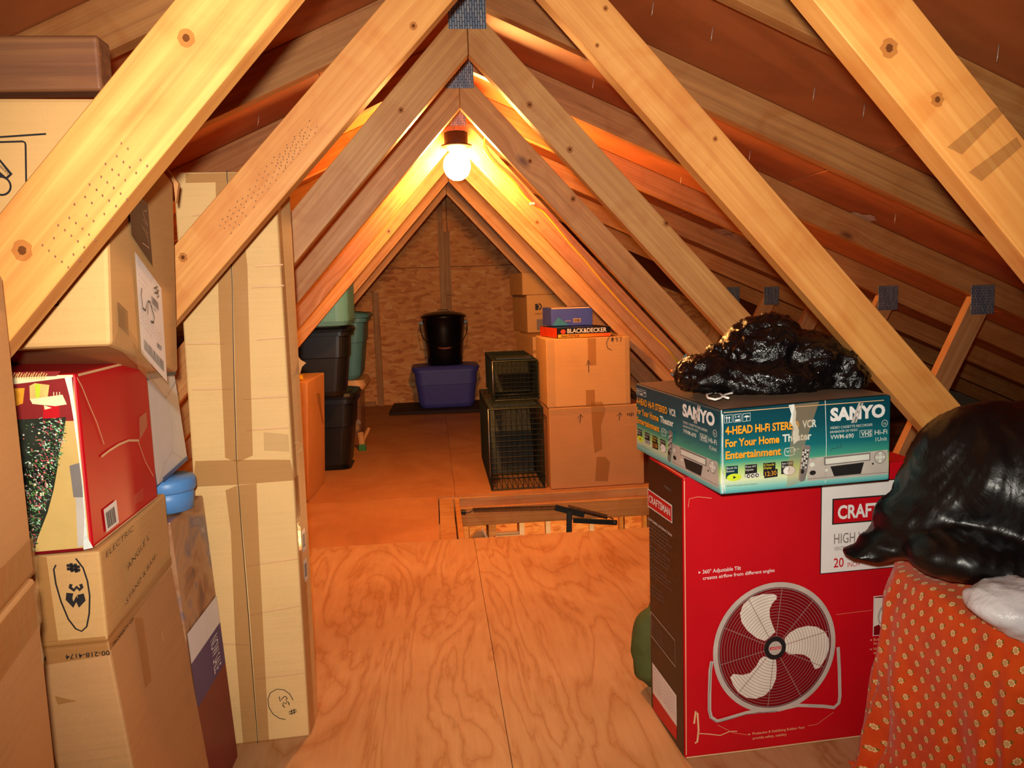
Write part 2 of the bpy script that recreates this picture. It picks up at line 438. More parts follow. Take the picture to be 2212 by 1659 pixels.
def quadbox(fl, rdir, wd, dp, z0, z1, lean=(0, 0), ddir=None):
    """8 corners of an upright box from its front left corner, front direction, width and depth"""
    r = Vector((rdir[0], rdir[1], 0)).normalized(); d = Vector((-r.y, r.x, 0)) if ddir is None else Vector((ddir[0], ddir[1], 0)).normalized()
    a = Vector((fl[0], fl[1], 0)); b = [a, a + r * wd, a + r * wd + d * dp, a + d * dp]; L = Vector((lean[0], lean[1], 0))
    return [p + Vector((0, 0, z0)) for p in b] + [p + L + Vector((0, 0, z1)) for p in b]

def face(P, side, base=.0014):
    i = dict(front=(0, 1, 4), right=(1, 2, 5), left=(3, 0, 7), top=(4, 5, 7))[side]
    return Ink(P[i[0]], P[i[1]], P[i[2]], base)

# ================================================================== the attic itself
XR, ZA, ZRAF, SR = 0.12, 1.59, 1.725, 0.445          # ridge line, inner web joint, rafter underside at the ridge, roof slope
TY = [0.915 + 0.61 * k for k in range(8)]
ROOFZ = lambda x: ZRAF + .0975 - SR * abs(x - XR)

# ---- floor
floor_o = tag(empty('floor', (0, 2, 0)), kind='structure')
def sheet(x0, x1, y0, y1, mat=M_FLOOR, dz=0.0, rot=0):
    return box('plywood_sheet', (x0 + .0005, y0 + .0005, -.018 + dz), (x1 - .0005, y1 - .0005, dz), mat, floor_o, bev=.0008)
sheet(-1.09, .125, .71, 3.15); sheet(.125, 1.345, .71, 3.15); sheet(-1.09, .125, -1.73, .71); sheet(.125, 1.345, -1.73, .71)
sheet(-1.5, -1.09, -1.73, 3.15); sheet(1.345, 1.62, -1.73, 3.15)
sheet(-1.15, -.012, 3.15, 3.835, M_FLOOR2); sheet(-1.5, -1.15, 3.15, 3.835, M_FLOOR2); sheet(1.42, 1.62, 3.15, 3.835, M_FLOOR2)
for x0, x1 in ((-1.5, -1.15), (-1.15, .07), (.07, 1.29), (1.29, 1.62)):
    for y0, y1 in ((3.835, 5.05), (5.05, 6.27), (6.27, 7.1)):
        sheet(x0, x1, y0, y1, M_FLOOR2, dz=-.001 * ((y0 > 5) + (x0 > 0)))
M_INSUL = plain('ceiling_backing', (120, 84, 66), .95, var=.3, scale=9)
for a, b in (((-3.9, -1.8, -.14), (-.02, 7.1, -.112)), ((1.43, -1.8, -.14), (4.1, 7.1, -.112)), ((-.02, -1.8, -.14), (1.43, 3.14, -.112)), ((-.02, 3.85, -.14), (1.43, 7.1, -.112))):
    box('ceiling_board', a, b, M_INSUL, floor_o, bev=0)

# ---- roof: every sheathing sheet is its own panel
roof = tag(empty('ceiling', (XR, 2, 1.8)), kind='structure')
TH = .012
for side in (-1, 1):
    for r_, (a, b) in enumerate(((0.004, 1.112), (1.118, 2.227), (2.233, 3.34), (3.346, 3.95))):
        off = -1.8 if r_ % 2 == 0 else -.58
        ys = [y for y in (off - 2.44 + 2.44 * i for i in range(6)) if y < 7.1]
        for y0 in ys:
            y1 = min(y0 + 2.437, 7.1); y0 = max(y0, -1.8)
            if y1 - y0 < .1: continue
            xa, xb = XR + side * a, XR + side * b
            if side < 0: xa, xb = xb, xa
            P = [(xa, y0, ROOFZ(xa)), (xb, y0, ROOFZ(xb)), (xb, y1, ROOFZ(xb)), (xa, y1, ROOFZ(xa))]
            P = [Vector(p) for p in P]; P = P + [p + Vector((0, 0, TH)) for p in P]
            bm = bmesh.new(); add_hexa(bm, P, .001); bm_obj('roof_panel', bm, M_ROOF, roof)
    xa, xb = XR, XR + side * 4.0
    P = [(min(xa, xb), -1.8, ROOFZ(min(xa, xb)) + .013), (max(xa, xb), -1.8, ROOFZ(max(xa, xb)) + .013), (max(xa, xb), 7.15, ROOFZ(max(xa, xb)) + .013), (min(xa, xb), 7.15, ROOFZ(min(xa, xb)) + .013)]
    P = [Vector(p) for p in P]; bm = bmesh.new(); add_hexa(bm, P + [p + Vector((0, 0, .02)) for p in P]); bm_obj('roof_underlay', bm, MW['dark'], roof)
# nails of the shingles poking through the sheathing
def roof_hit(px, py):
    d = ray(px, py); c = Vector(CAM); best = None
    for sg in (-1, 1):
        den = d.z + sg * SR * d.x
        t = (ZRAF + .0975 + sg * SR * XR - c.z - sg * SR * c.x) / den
        q = c + d * t
        if t > 0 and (q.x - XR) * sg >= 0: best = q
    return best
for px, py in ((1412, 5), (1283, 170), (1148, 202), (1868, 226), (2158, 98), (1621, 326), (1472, 382), (1935, 462), (691, 155), (1540, 60), (1760, 190), (2010, 300), (1700, 420), (820, 60), (560, 250), (2120, 420)):
    q = roof_hit(px, py)
    if q is not None and q.y < 7:
        tube('roofing_nail', [q + Vector((0, 0, .002)), q + Vector((-.006, -.004, -.030))], [.0014, .0007], M_NAIL, roof, n=5)
# old whitewash smears on the sheathing
M_SMEAR = plain('chalky_smear', (196, 178, 160), .9, var=.25, scale=40)
def smear(px, py, rx, ry, seed):
    q = roof_hit(px, py)
    if q is None: return
    r = random.Random(seed); bm = bmesh.new(); sg = 1 if q.x > XR else -1
    ux = Vector((1, 0, -sg * SR)).normalized(); uy = Vector((0, 1, 0)); pts = []
    for k in range(22):
        a = k * 2 * math.pi / 22; f = .65 + .5 * r.random()
        pts.append(bm.verts.new(q + ux * rx * f * math.cos(a) + uy * ry * f * math.sin(a) - Vector((0, 0, .0025))))
    bm.faces.new(pts if sg < 0 else pts[::-1]); bm_obj('chalk_smear', bm, M_SMEAR, roof)
for i, s_ in enumerate(((1848, 470, .05, .10), (1822, 490, .03, .06), (1590, 515, .08, .16), (2040, 690, .09, .10), (1560, 500, .05, .1), (1520, 560, .04, .12))): smear(*s_, i)

# ---- trusses
TRUSS_LABEL = [
    'nearest roof truss, its two flash-lit knotty webs crossing the upper corners of the photo',
    'second roof truss from the camera, left web pitted with nail holes, before the tall carton',
    'third roof truss from the camera, blue-grey nail plate at the very top of the photo',
    'fourth roof truss from the camera, smaller grey nail plate just below the first one',
    'fifth roof truss from the camera, the one carrying the bare bulb and yellow cable',
    'sixth roof truss from the camera, glowing orange directly behind the bare bulb',
    'seventh roof truss from the camera, dim orange webs behind the bulb truss',
    'rearmost roof truss, thin webs in front of the strand-board end wall']
WEBM = ['near', 'near', 'mid', 'grey', 'stud', 'stud', 'stud', 'stud']
TW = {1: (1.06, 1.10), 5: (1.10, 1.06)}                 # webs a little steeper or flatter
TD = {0: (0.0, .068), 1: (.012, .040)}                    # webs set a little off the ridge line
def make_truss(k):
    y = TY[k]; t = tag(empty('roof_truss', (XR, y, 0)), TRUSS_LABEL[k], 'roof truss', 'roof trusses')
    for i, sg in enumerate((-1, 1)):
        s = TW.get(k, (1.10, 1.10))[i]; dv = .089 * math.sqrt(1 + s * s); za = ZA + s * sg * TD.get(k, (0, 0))[i]; xb = za / s; xo = (za + dv) / s
        prism('web', [(XR + sg * xo, 0.0), (XR + sg * xb, 0.0), (XR + sg * .001, za), (XR + sg * .001, za + dv - .002)], y, .038, math.atan2(s, -sg), MW[WEBM[k]], t)
        X = 3.95
        prism('rafter', [(XR + sg * .001, ZRAF), (XR + sg * X, ZRAF - SR * X), (XR + sg * X, ZRAF + .0955 - SR * X), (XR + sg * .001, ZRAF + .0955)], y, .038, math.atan2(-SR, sg), MW['raft'], t)
        # short outer web up to the middle of the rafter
        xt, zt, ss = 1.98, ZRAF - SR * 1.86 - .002, 2.05
        xq = xt - (zt) / ss
        prism('short_web', [(XR + sg * (xq - .12 - .036), 0), (XR + sg * (xq - .12 + .036), 0), (XR + sg * (xt - .12 + .036), zt - .016), (XR + sg * (xt - .12 - .036), zt + .016)], y, .038, math.atan2(ss, sg), MW['stud'], t)
        bm = bmesh.new(); add_box(bm, (XR + sg * (xt - .12) - .045, y - .0016, zt - .05), (XR + sg * (xt - .12) + .045, y, zt + .055), .0005); bm_obj('nail_plate', bm, M_GALV, t)
    bm = bmesh.new(); add_box(bm, (XR - .048, y - .0018, 1.652), (XR + .048, y - .0001, 1.80), .0006); bm_obj('nail_plate', bm, M_GALV, t)
    for a, b in (((-3.8, -.021), (1.431, 4.0)) if k == 4 else ((-3.8, 4.0),)): box('bottom_chord', (a, y, -.107), (b, y + .038, -.0185), MW['dark'], t)
    return t
trusses = [make_truss(k) for k in range(8)]

# ---- end wall of strand board with studs
wall = tag(empty('wall_back', (XR, 7.1, 0)), kind='structure')
def clip(poly, sg):
    """keep the part under the roof slope of side sg"""
    f = lambda p: (ROOFZ(XR) - .001) - SR * sg * (p[0] - XR) - p[1]
    out = []
    for i in range(len(poly)):
        a, b = poly[i], poly[(i + 1) % len(poly)]; fa, fb = f(a), f(b)
        if fa >= 0: out.append(a)
        if fa * fb < 0:
            t = fa / (fa - fb); out.append((a[0] + t * (b[0] - a[0]), a[1] + t * (b[1] - a[1])))
    return out
for z0, z1, xs in ((0.0, 1.187, (-4.7, -2.28, .157, 2.6, 4.6)), (1.192, 1.9, (-2.3, .157, 2.6))):
    for a, b in zip(xs, xs[1:]):
        p = clip(clip([(a + .003, z0), (b - .003, z0), (b - .003, z1), (a + .003, z1)], 1), -1)
        if len(p) >= 3: prism('strand_board_panel', p, 7.1, .011, 0, M_OSB, wall, bev=.001)
box('backing_sheet', (-4.0, 7.115, -.1), (4.2, 7.13, 1.8), MW['dark'], wall, bev=0)
def stud(px0, px1, pyt, pyb):
    a, b = at(px0, 650, Y=7.06), at(px1, 650, Y=7.06); a.z, b.z = at(px0, pyb, Y=7.06).z, at(px1, pyt, Y=7.06).z
    z0 = max(a.z, 0); prism('stud', [(a.x, z0), (b.x, z0), (b.x, b.z), (a.x, b.z)], 7.062, .037, math.pi / 2, MW['stud'], wall)
stud(952, 964, 428, 868); stud(964.1, 977, 500, 637); stud(964.1, 975, 638, 868); stud(805, 818, 632, 878); stud(1123, 1136, 600, 868)
box('bottom_plate', (-2.2, 7.062, 0), (-.53, 7.099, .038), MW['stud'], wall)

# ---- the room under the hatch
wb = tag(empty('wall_below', (1, 7.1, -2.7)), kind='structure')
prism('strand_board_panel', [(-2.2, -2.7), (.24, -2.7), (.24, -.145), (-2.2, -.145)], 7.1, .011, 0, M_OSB, wb)
prism('strand_board_panel', [(.244, -2.7), (2.68, -2.7), (2.68, -.145), (.244, -.145)], 7.1, .011, 0, M_OSB, wb)
M_TRIMW = plain('white_window_trim', (226, 214, 196), .5, var=.05)
def below(name, px0, py0, px1, py1, mat, th=.05, Y=7.09):
    a, b = at(px0, py1, Y=Y - th), at(px1, py0, Y=Y - th)
    return box(name, (a.x, Y - th, a.z), (b.x, Y, b.z), mat, wb)
below('stud', 1058, 1085, 1070, 1210, MW['stud']); below('stud', 1181, 1085, 1188, 1200, M_TRIMW); below('stud', 1275, 1085, 1283, 1200, M_TRIMW)
below('stud', 1340, 1080, 1346, 1180, MW['grey'], th=.09); below('stud', 1391, 1080, 1397, 1180, MW['grey'], th=.09)
below('window_sill', 1070, 1155, 1131, 1163, M_TRIMW, th=.09); below('window_sill', 1072, 1150, 1126, 1154.5, M_TRIMW, th=.06)
below('window_jamb', 1123, 1110, 1132, 1165, M_TRIMW, th=.07)
fb = box('floor_below', (-2.2, 1.5, -2.75), (4, 7.2, -2.7), plain('concrete', (128, 122, 114), .9), None, (1, 4, -2.75), bev=0); tag(fb, kind='structure')
gl = bpy.data.lights.new('added_fill_below', 'POINT'); go = bpy.data.objects.new('added_fill_below', gl); COL.objects.link(go)  # unseen point light, added to brighten the room under the hatch
gl.energy = FILL_BELOW_W; gl.color = (1, .50, .18); gl.shadow_soft_size = .06; go.location = (1.0, 5.2, -.7)

# ---- pull-down ladder frame in the hatch
lad = tag(empty('attic_ladder_frame', (.7, 3.5, -.14)), 'wooden attic ladder frame in the floor hatch with coil spring and black hinge arm', 'attic ladder')
box('trim_board', (-.008, 3.153, -.02), (.058, 3.79, -.001), MW['stud'], lad)
box('side_board', (.064, 3.153, -.135), (.088, 3.772, .002), MW['mid'], lad)
box('joist', (-.008, 3.80, -.11), (1.42, 3.832, -.004), MW['stud'], lad)
box('end_board', (.09, 3.776, -.138), (1.40, 3.799, -.048), MW['mid'], lad)
box('side_board', (1.40, 3.153, -.135), (1.418, 3.80, .0), MW['mid'], lad)
def L(px, py, Y=3.735): return at(px, py, Y=Y)
def coil(p0, p1, r, turns, wire=.0016):
    p0, p1 = Vector(p0), Vector(p1); x = (p1 - p0).normalized(); y = Vector((0, 1, 0)); y = (y - x * y.dot(x)).normalized(); z = x.cross(y); pts = []
    for i in range(turns * 10 + 1):
        a = i / 10 * 2 * math.pi; pts.append(p0 + (p1 - p0) * (i / (turns * 10)) + (y * math.cos(a) + z * math.sin(a)) * r)
    return pts
bm = bmesh.new(); add_tube(bm, coil(L(1022, 1102), L(1203, 1097), .0105, 62), .0019, 5); add_tube(bm, coil(L(1228, 1096), L(1312, 1117), .0105, 32), .0019, 5)
add_tube(bm, [L(1004, 1106), L(1010, 1108), L(1016, 1106), L(1022, 1102)], .003, 6); add_tube(bm, [L(1312, 1117), L(1318, 1117), L(1325, 1122)], .003, 6)
bm_obj('coil_spring', bm, plain('spring_steel', (88, 66, 56), .4, metal=.7), lad, smooth=True)
stick('spring_bracket', L(986, 1105), L(1006, 1107), .018, .03, M_BLKMETAL, lad)
stick('hinge_arm', L(1230, 1104, 3.72), L(1229, 1165, 3.70), .026, .012, M_BLKMETAL, lad)
stick('hinge_link', L(1238, 1124, 3.715), L(1333, 1129, 3.70), .024, .010, M_BLKMETAL, lad)
stick('pivot_plate', L(1199, 1096, 3.725), L(1262, 1112, 3.715), .028, .012, M_BLKMETAL, lad)
bm = bmesh.new(); q = L(1327, 1128, 3.69); add_tube(bm, [q, q + Vector((0, -.01, 0))], .005, 8); bm_obj('bolt', bm, M_METAL, lad)
P = [L(998, 1178, 3.6), L(1062, 1178, 3.6), L(1040, 1141, 3.6), L(1030, 1141, 3.6)]
prism('ladder_rail', [(p.x, p.z) for p in P], 3.56, .03, 0, MW['stud'], lad)
stick('rail_edge', L(1041, 1142, 3.555), L(1061, 1176, 3.555), .006, .008, M_TRIMW, lad)

# ---- lamp on the fifth truss
lp = tag(empty('ceiling_lamp', (XR, 3.29, 1.615)), 'bare glowing bulb in a round holder hung under the ridge joint', 'lamp')
lc = at(985, 300, Y=3.285)
lathe('junction_box', [(.046, .05), (.047, .0), (.047, -.002)][::-1], (lc.x, 3.288, 1.563), plain('box_plastic', (44, 30, 22), .6), lp, n=8)
M_PORC = plain('lamp_holder_plastic', (58, 40, 30), .5)
lathe('lamp_holder', [(.030, -.022), (.040, -.012), (.060, -.006), (.062, 0.0)], (lc.x, 3.288, 1.563), M_PORC, lp)
tb = NT('bulb_glow'); tb.b.inputs['Emission Color'].default_value = (1.0, .43, .11, 1); tb.b.inputs['Emission Strength'].default_value = BULB; tb.base((1, .8, .5, 1))
lathe('light_bulb', [(.002, -.137), (.018, -.134), (.034, -.125), (.046, -.110), (.053, -.090), (.054, -.074), (.050, -.056), (.042, -.042), (.030, -.030), (.022, -.021)], (lc.x, 3.288, 1.563), tb.m, lp)

# ---- yellow cable down the fifth truss and its blue box
cy = [(1049, 284), (1047, 300), (1044, 318), (1050, 331), (1058, 342), (1072, 357), (1092, 374), (1112, 394), (1130, 420), (1150, 440), (1175, 458), (1200, 487), (1232, 527), (1262, 560), (1300, 607), (1340, 652), (1378, 692), (1412, 726), (1440, 752), (1466, 785)]
cb_ = tube('electric_cable', [at(x, y, Y=3.347) for x, y in cy], .0045, plain('yellow_sheath', (236, 178, 40), .45, var=.05), None, 6, loc=at(1200, 487, Y=3.347))
tag(cb_, 'yellow electric cable stapled down the right web beside the bulb', 'cable')
q = at(1150, 440, Y=3.338); box('staple', q - Vector((.011, .004, .005)), q + Vector((.011, .006, .005)), plain('white_staple', (240, 232, 220), .4), cb_)
a = at(1462, 812, Y=3.30); 
jb = empty('junction_box', a); tag(jb, 'small blue plastic junction box on the web behind the black bag', 'junction box')
M_BLUE = plain('blue_plastic', (52, 112, 190), .4)
stick('box_shell', at(1462, 818, Y=3.31), at(1496, 772, Y=3.31), .05, .06, M_BLUE, jb); stick('cable_clamp', at(1450, 800, Y=3.31), at(1463, 808, Y=3.31), .012, .02, MW['stud'], jb)

def tooth_holes(k, px0, along, across, nl, na, rad, seed):
    r = random.Random(seed); bm = bmesh.new(); Y = TY[k] - .0006
    for i in range(nl):
        for j in range(na):
            if r.random() < .16: continue
            x = px0[0] + along[0] * i + across[0] * (j + .5 * (i % 2)) + r.uniform(-.8, .8); y = px0[1] + along[1] * i + across[1] * (j + .5 * (i % 2)) + r.uniform(-.8, .8)
            c = at(x, y, Y=Y); vs = [bm.verts.new((c.x + rad * math.cos(a), Y, c.z + rad * 1.5 * math.sin(a))) for a in (0, 1.05, 2.09, 3.14, 4.19, 5.24)]; bm.faces.new(vs)
    o = bm_obj('tooth_holes', bm, MW['dark'], trusses[k]); o['kind'] = 'stuff'
tooth_holes(1, (640, 282), (-8.0, 9.6), (8.0, 6.0), 22, 4, .0011, 1)
tooth_holes(1, (668, 262), (-8.0, 9.6), (8.0, 6.0), 10, 3, .0011, 2)
tooth_holes(0, (262, 310), (-17, 22), (14, 12), 11, 5, .0011, 3)

def knot(k, px, py, r):
    Y = TY[k] - .0005; c = at(px, py, Y=Y); rr = r * Y / F; bm = bmesh.new()
    for f, d, mi in ((1.0, 0, 0), (.42, .0003, 1)):
        vs = [bm.verts.new((c.x + rr * f * math.cos(a * .4488) * (1 + .16 * math.sin(a * 3.1 + px)), Y - d, c.z + rr * f * 1.1 * math.sin(a * .4488))) for a in range(14)]; fc = bm.faces.new(vs); fc.material_index = mi
    bm_obj('knot', bm, [M_KNOT, M_KNOT2], trusses[k])
M_KNOT = tape_mat('knot_ring', (170, 96, 40), .38); M_KNOT2 = tape_mat('knot_heart', (104, 58, 28), .8)
for a in ((2, 1144, 226, 7), (2, 1231, 323, 7), (2, 1440, 482, 8), (3, 1145, 348, 5), (3, 1238, 430, 6), (3, 840, 500, 5), (0, 1921, 104, 20), (0, 2025, 215, 15), (0, 48, 541, 20), (0, 402, 82, 17), (1, 395, 556, 9), (1, 893, 56, 8), (1, 1308, 18, 6), (1, 1290, 98, 5), (1, 1545, 300, 6), (4, 1160, 480, 4), (2, 866, 238, 6)): knot(*a)
M_DKBAND = tape_mat('dark_brown_band', (110, 66, 38), .26)  # two see-through dark brown bands laid across the nearest right web
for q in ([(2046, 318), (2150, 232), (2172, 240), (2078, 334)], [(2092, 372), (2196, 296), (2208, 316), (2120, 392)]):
    Y = TY[0] - .0007; bm = bmesh.new(); bm.faces.new([bm.verts.new(at(x, y, Y=Y)) for x, y in q]); bm_obj('dark_patch', bm, M_DKBAND, trusses[0])

# ================================================================== right foreground: fan carton, recorder carton, bags
def shade_print(name, stops, axis=2, scale=1.0, off=0.0, rough=.35):
    t = NT(name); tc = t.n('ShaderNodeTexCoord'); sp = t.n('ShaderNodeSeparateXYZ'); t.l(tc.outputs['Object'], sp.inputs[0])
    f = t.math('ADD', t.math('MULTIPLY', sp.outputs[axis], scale), off)
    t.base(t.ramp(f, stops)); t.bump(t.noise(tc.outputs['Object'], 14, 3), .06, .002); return t.set(rough, 0, .45)

FR_ = Vector((.413, .024, 0)).normalized()
fanP = quadbox((.488, 1.55), FR_, .525, .215, 0, .607)
fan = hexa_obj('fan_carton', fanP, M_RED, 'tall red fan carton with a picture of a silver floor fan', 'box', bev=.004)
fk = crop(1500, 1180, 3.6075); fi = face(fanP, 'front')
M_SILVER = plain('silver_print', (186, 176, 166), .42, var=.12); M_BLADE = plain('blade_print', (222, 214, 200), .45, var=.08)
M_DKRED = plain('dark_red_print', (120, 8, 18), .35); M_GRILL = plain('grille_print', (150, 118, 112), .45)
c = fi.P(*fk(622, 787)); R0 = .1335
fi.disc(c, R0 * .985, R0 * 1.03, M_DKRED, 0)
for k in range(17): fi.disc(c, R0 * (.19 + .047 * k), R0 * (.19 + .047 * k) * 1.045, M_GRILL, 2, n=48, r0=1 - .0065 / (.19 + .047 * k))
for k in range(10):
    a = math.radians(11 + 36 * k); fi.line([(c[0] + .022 * math.cos(a), c[1] + .022 * math.sin(a)), (c[0] + R0 * .93 * math.cos(a), c[1] + R0 * .98 * math.sin(a))], .0014, M_GRILL, 3)
blades = [[(545, 735), (480, 712), (410, 655), (365, 590), (352, 520), (378, 450), (440, 395), (520, 372), (610, 368), (640, 385), (636, 410), (605, 440), (582, 490), (585, 550), (605, 610), (628, 665), (600, 690)],
          [(700, 715), (740, 670), (800, 635), (880, 617), (950, 625), (1010, 660), (1042, 715), (1046, 790), (1020, 870), (970, 945), (935, 955), (920, 920), (895, 870), (850, 842), (790, 836), (735, 842), (708, 820)],
          [(535, 855), (505, 880), (480, 930), (430, 985), (370, 1000), (300, 992), (276, 1020), (300, 1080), (340, 1135), (400, 1175), (470, 1186), (545, 1160), (600, 1105), (632, 1030), (638, 950), (632, 880), (600, 870)]]
for b in blades: fi.ppoly([fk(*p) for p in b], M_BLADE, 1)
fi.disc(c, R0 * 1.03, R0 * 1.075, M_SILVER, 4, n=64, r0=.925)
fi.disc(c, R0 * .935, R0 * .985, M_GREY, 4, n=64, r0=.985)
fi.disc(c, .0245, .0255, M_BLACK, 5); fi.disc(c, .0145, .0150, M_SILVER, 6); fi.rect(c[0] - .0125, c[1] - .003, c[0] + .0125, c[1] + .003, M_RED, 7)
fi.text('CRAFTSMAN', (c[0] - .0105, c[1] - .0018), (c[0] + .0105, c[1] - .0018), .0036, M_WHITE, 8)
fi.pline([fk(*p) for p in ((130, 890), (118, 960), (112, 1150), (112, 1270), (125, 1325), (170, 1355), (215, 1345), (400, 1290), (500, 1272), (640, 1268), (800, 1232), (1000, 1240), (1080, 1250), (1118, 1215), (1126, 1160), (1122, 960), (1112, 780))], .0075, M_SILVER, 5)
fi.pline([fk(*p) for p in ((126, 895), (108, 1150), (108, 1275), (122, 1335), (170, 1365), (215, 1355), (400, 1300), (640, 1278))], .0016, M_GREY, 6)
fi.build('fan_picture', fan, 'printed picture of a silver floor fan with three white blades')
fi.ppoly([fk(*p) for p in ((30, 193), (48, 202), (30, 212))], M_WHITE, 1)
fi.ptext('360° Adjustable Tilt', fk(62, 212), fk(360, 180), 8.2, M_WHITE, 1, .008); fi.ptext('creates airflow from different angles', fk(64, 260), fk(622, 196), 7.6, M_WHITE, 1, .008)
fi.ppoly([fk(*p) for p in ((418, 1455), (436, 1462), (418, 1470))], M_CREASE, 1)
fi.ptext('Protective & Stabilizing Rubber Feet', fk(450, 1466), fk(856, 1415), 5.4, M_CREASE, 1, .005); fi.ptext('provide safety, stability', fk(452, 1502), fk(716, 1470), 5.4, M_CREASE, 1, .005)
for y_, s1, s2 in ((0, 'Rotary switch for', 'fan speed control'), (20, 'High, medium, low', 'settings')):
    u, v = fi.P(1886, 1384 + y_); fi.text(s1, (u, v), (u + .060, v), .0065, M_CREASE, 1); fi.text(s2, (u, v - .0085), (u + .055, v - .0085), .0065, M_CREASE, 1)
    q = fi.P(1879, 1382 + y_); fi.put([(q[0], q[1] - .002), (q[0] + .005, q[1]), (q[0], q[1] + .002)], M_CREASE, 1)
fi.build('lettering', fan)
# white panel with the maker's plate
u, v = fi.P(1772, 1238); u2, v2 = fi.P(1776, 1048)
fi.rect(u - .002, v - .002, fi.w - .006, v2 + .002, M_BLACK, 0); fi.rect(u, v, fi.w - .008, v2, M_WHITE, 1)
u, v = fi.P(1796, 1133); u2, v2 = fi.P(1798, 1077); fi.rect(u, v, u + .202, v2, M_BLACK, 2); fi.rect(u + .003, v + .003, u + .199, v2 - .003, M_RED, 3)
fi.text('CRAFTSMAN', (u + .012, v + .012), (u + .190, v + .012), .028, M_WHITE, 4, .03)
u, v = fi.P(1800, 1174); fi.text('HIGH VELOCITY', (u, v), (u + .150, v), .022, M_GREY, 3); u, v = fi.P(1800, 1189); fi.text('VENTILADOR DE ALTA VELOCIDAD', (u, v), (u + .13, v), .0085, M_GREY, 3)
u, v = fi.P(1799, 1225); fi.text('20', (u, v), (u + .023, v), .020, M_RED, 3, .01); u, v = fi.P(1829, 1224); fi.text('INCH', (u, v), (u + .027, v), .0105, M_RED, 3)
fi.build('maker_panel', fan, 'white printed panel with a red name plate')
u, v = fi.P(1886, 1372); u2, v2 = fi.P(1887, 1289)
fi.rect(u - .0015, v - .0015, u + .0715, v2 + .0015, M_WHITE, 0); fi.rect(u, v, u + .070, v2, M_DKRED, 1)
for k in range(3): fi.disc((u + .04, v + .04), .012 + .01 * k, .014 + .01 * k, M_BLADE, 2 , n=30, r0=.86)
fi.put([(u, v + .02), (u + .03, v + .03), (u + .03, v2 - .004), (u, v2 - .002)], M_BLADE, 2)
fi.build('inset_picture', fan)
fi.pline([fk(*p) for p in ((-5, 1380), (8, 1280), (22, 1300), (30, 1430), (20, 1520), (2, 1530))], .004, M_CREASE, 1); fi.pline([fk(*p) for p in ((30, 1455), (110, 1460), (200, 1470), (270, 1440), (330, 1438))], .002, M_CREASE, 1)
fi.pline([fk(*p) for p in ((1100, 530), (1240, 512), (1380, 496))], .0005, M_CREASE, 1); fi.pline([fk(*p) for p in ((180, 1390), (300, 1450), (410, 1466))], .0006, M_CREASE, 1); fi.pline([fk(*p) for p in ((1080, 1290), (950, 1385), (880, 1395))], .0006, M_CREASE, 1)
fi.line([(.002, .004), (.15, .003), (.3, .0035), (.48, .003)], .003, M_CREASE, 1); fi.line([(.002, .01), (.0025, .3), (.002, .6)], .0018, M_CREASE, 1)
fi.line([(.01, .545), (.012, .562), (.03, .565), (.06, .560)], .0008, M_CREASE, 1)
fi.build('scuffs', fan)
# black left side
li = face(fanP, 'left'); M_DKBROWN = plain('black_brown_print', (27, 17, 16), .4, var=.1)
li.rect(.002, .003, li.w - .004, li.h - .004, M_DKBROWN, 0); li.build('side_panel', fan, 'black printed side panel')
lk = crop(1380, 980, 2.4417)
def lt(txt, a, b, h, m=M_GREY, layer=2, bold=0): li.ptext(txt, lk(*a), lk(*b), h, m, layer, bold)
li.ppoly([lk(50, 182), lk(180, 272), lk(181, 368), lk(52, 278)], M_WHITE, 1); li.ppoly([lk(54, 190), lk(177, 278), lk(178, 360), lk(55, 272)], M_RED, 2)
lt('CRAFTSMAN', (60, 252), (172, 330), 15, M_WHITE, 3, .02); lt('43821', (140, 176), (176, 203), 6, M_GREY)
li.build('name_plate', fan, 'red name plate with white lettering on the black side')
words = 'instructions safety high velocity air circulator durable steel construction adjustable three speed motor'.split(); rw = random.Random(3)
lt('CUSTOMER SATISFACTION', (52, 344), (180, 438), 5, M_WHITE, 2, .01)
for i in range(15):
    y = 366 + i * 19; wd_ = rw.uniform(.72, 1.0); txt = ' '.join(rw.choice(words) for _ in range(4))
    if i in (5, 10): continue
    lt(txt, (54 + i * .5, y), (54 + (128) * wd_, y + 96 * wd_), 3.6, M_GREY)
for a, b in ((690, .5), (712, .6), (732, .65)): lt('air movement where you need it', (64, a), (64 + 120 * b, a + 90 * b), 3.6, M_GREY)
li.pline([lk(*p) for p in ((66, 832), (194, 985), (198, 1125), (70, 960), (66, 832))], .0012, M_WHITE, 1)
for i in range(5): lt('rated for 120 volt use only', (74 + i, 880 + 22 * i), (130 + i, 955 + 22 * i), 3.4, M_GREY)
li.ppoly([lk(75, 1100), lk(203, 1275), lk(205, 1440), lk(78, 1260)], M_WHITE, 1); li.ppoly([lk(78, 1260), lk(205, 1440), lk(204, 1512), lk(80, 1350)], M_RED, 1)
for i in range(6): lt('see inside for warranty terms', (82, 1130 + 20 * i), (196, 1290 + 20 * i), 2.6, M_GREY)
li.build('small_print', fan)

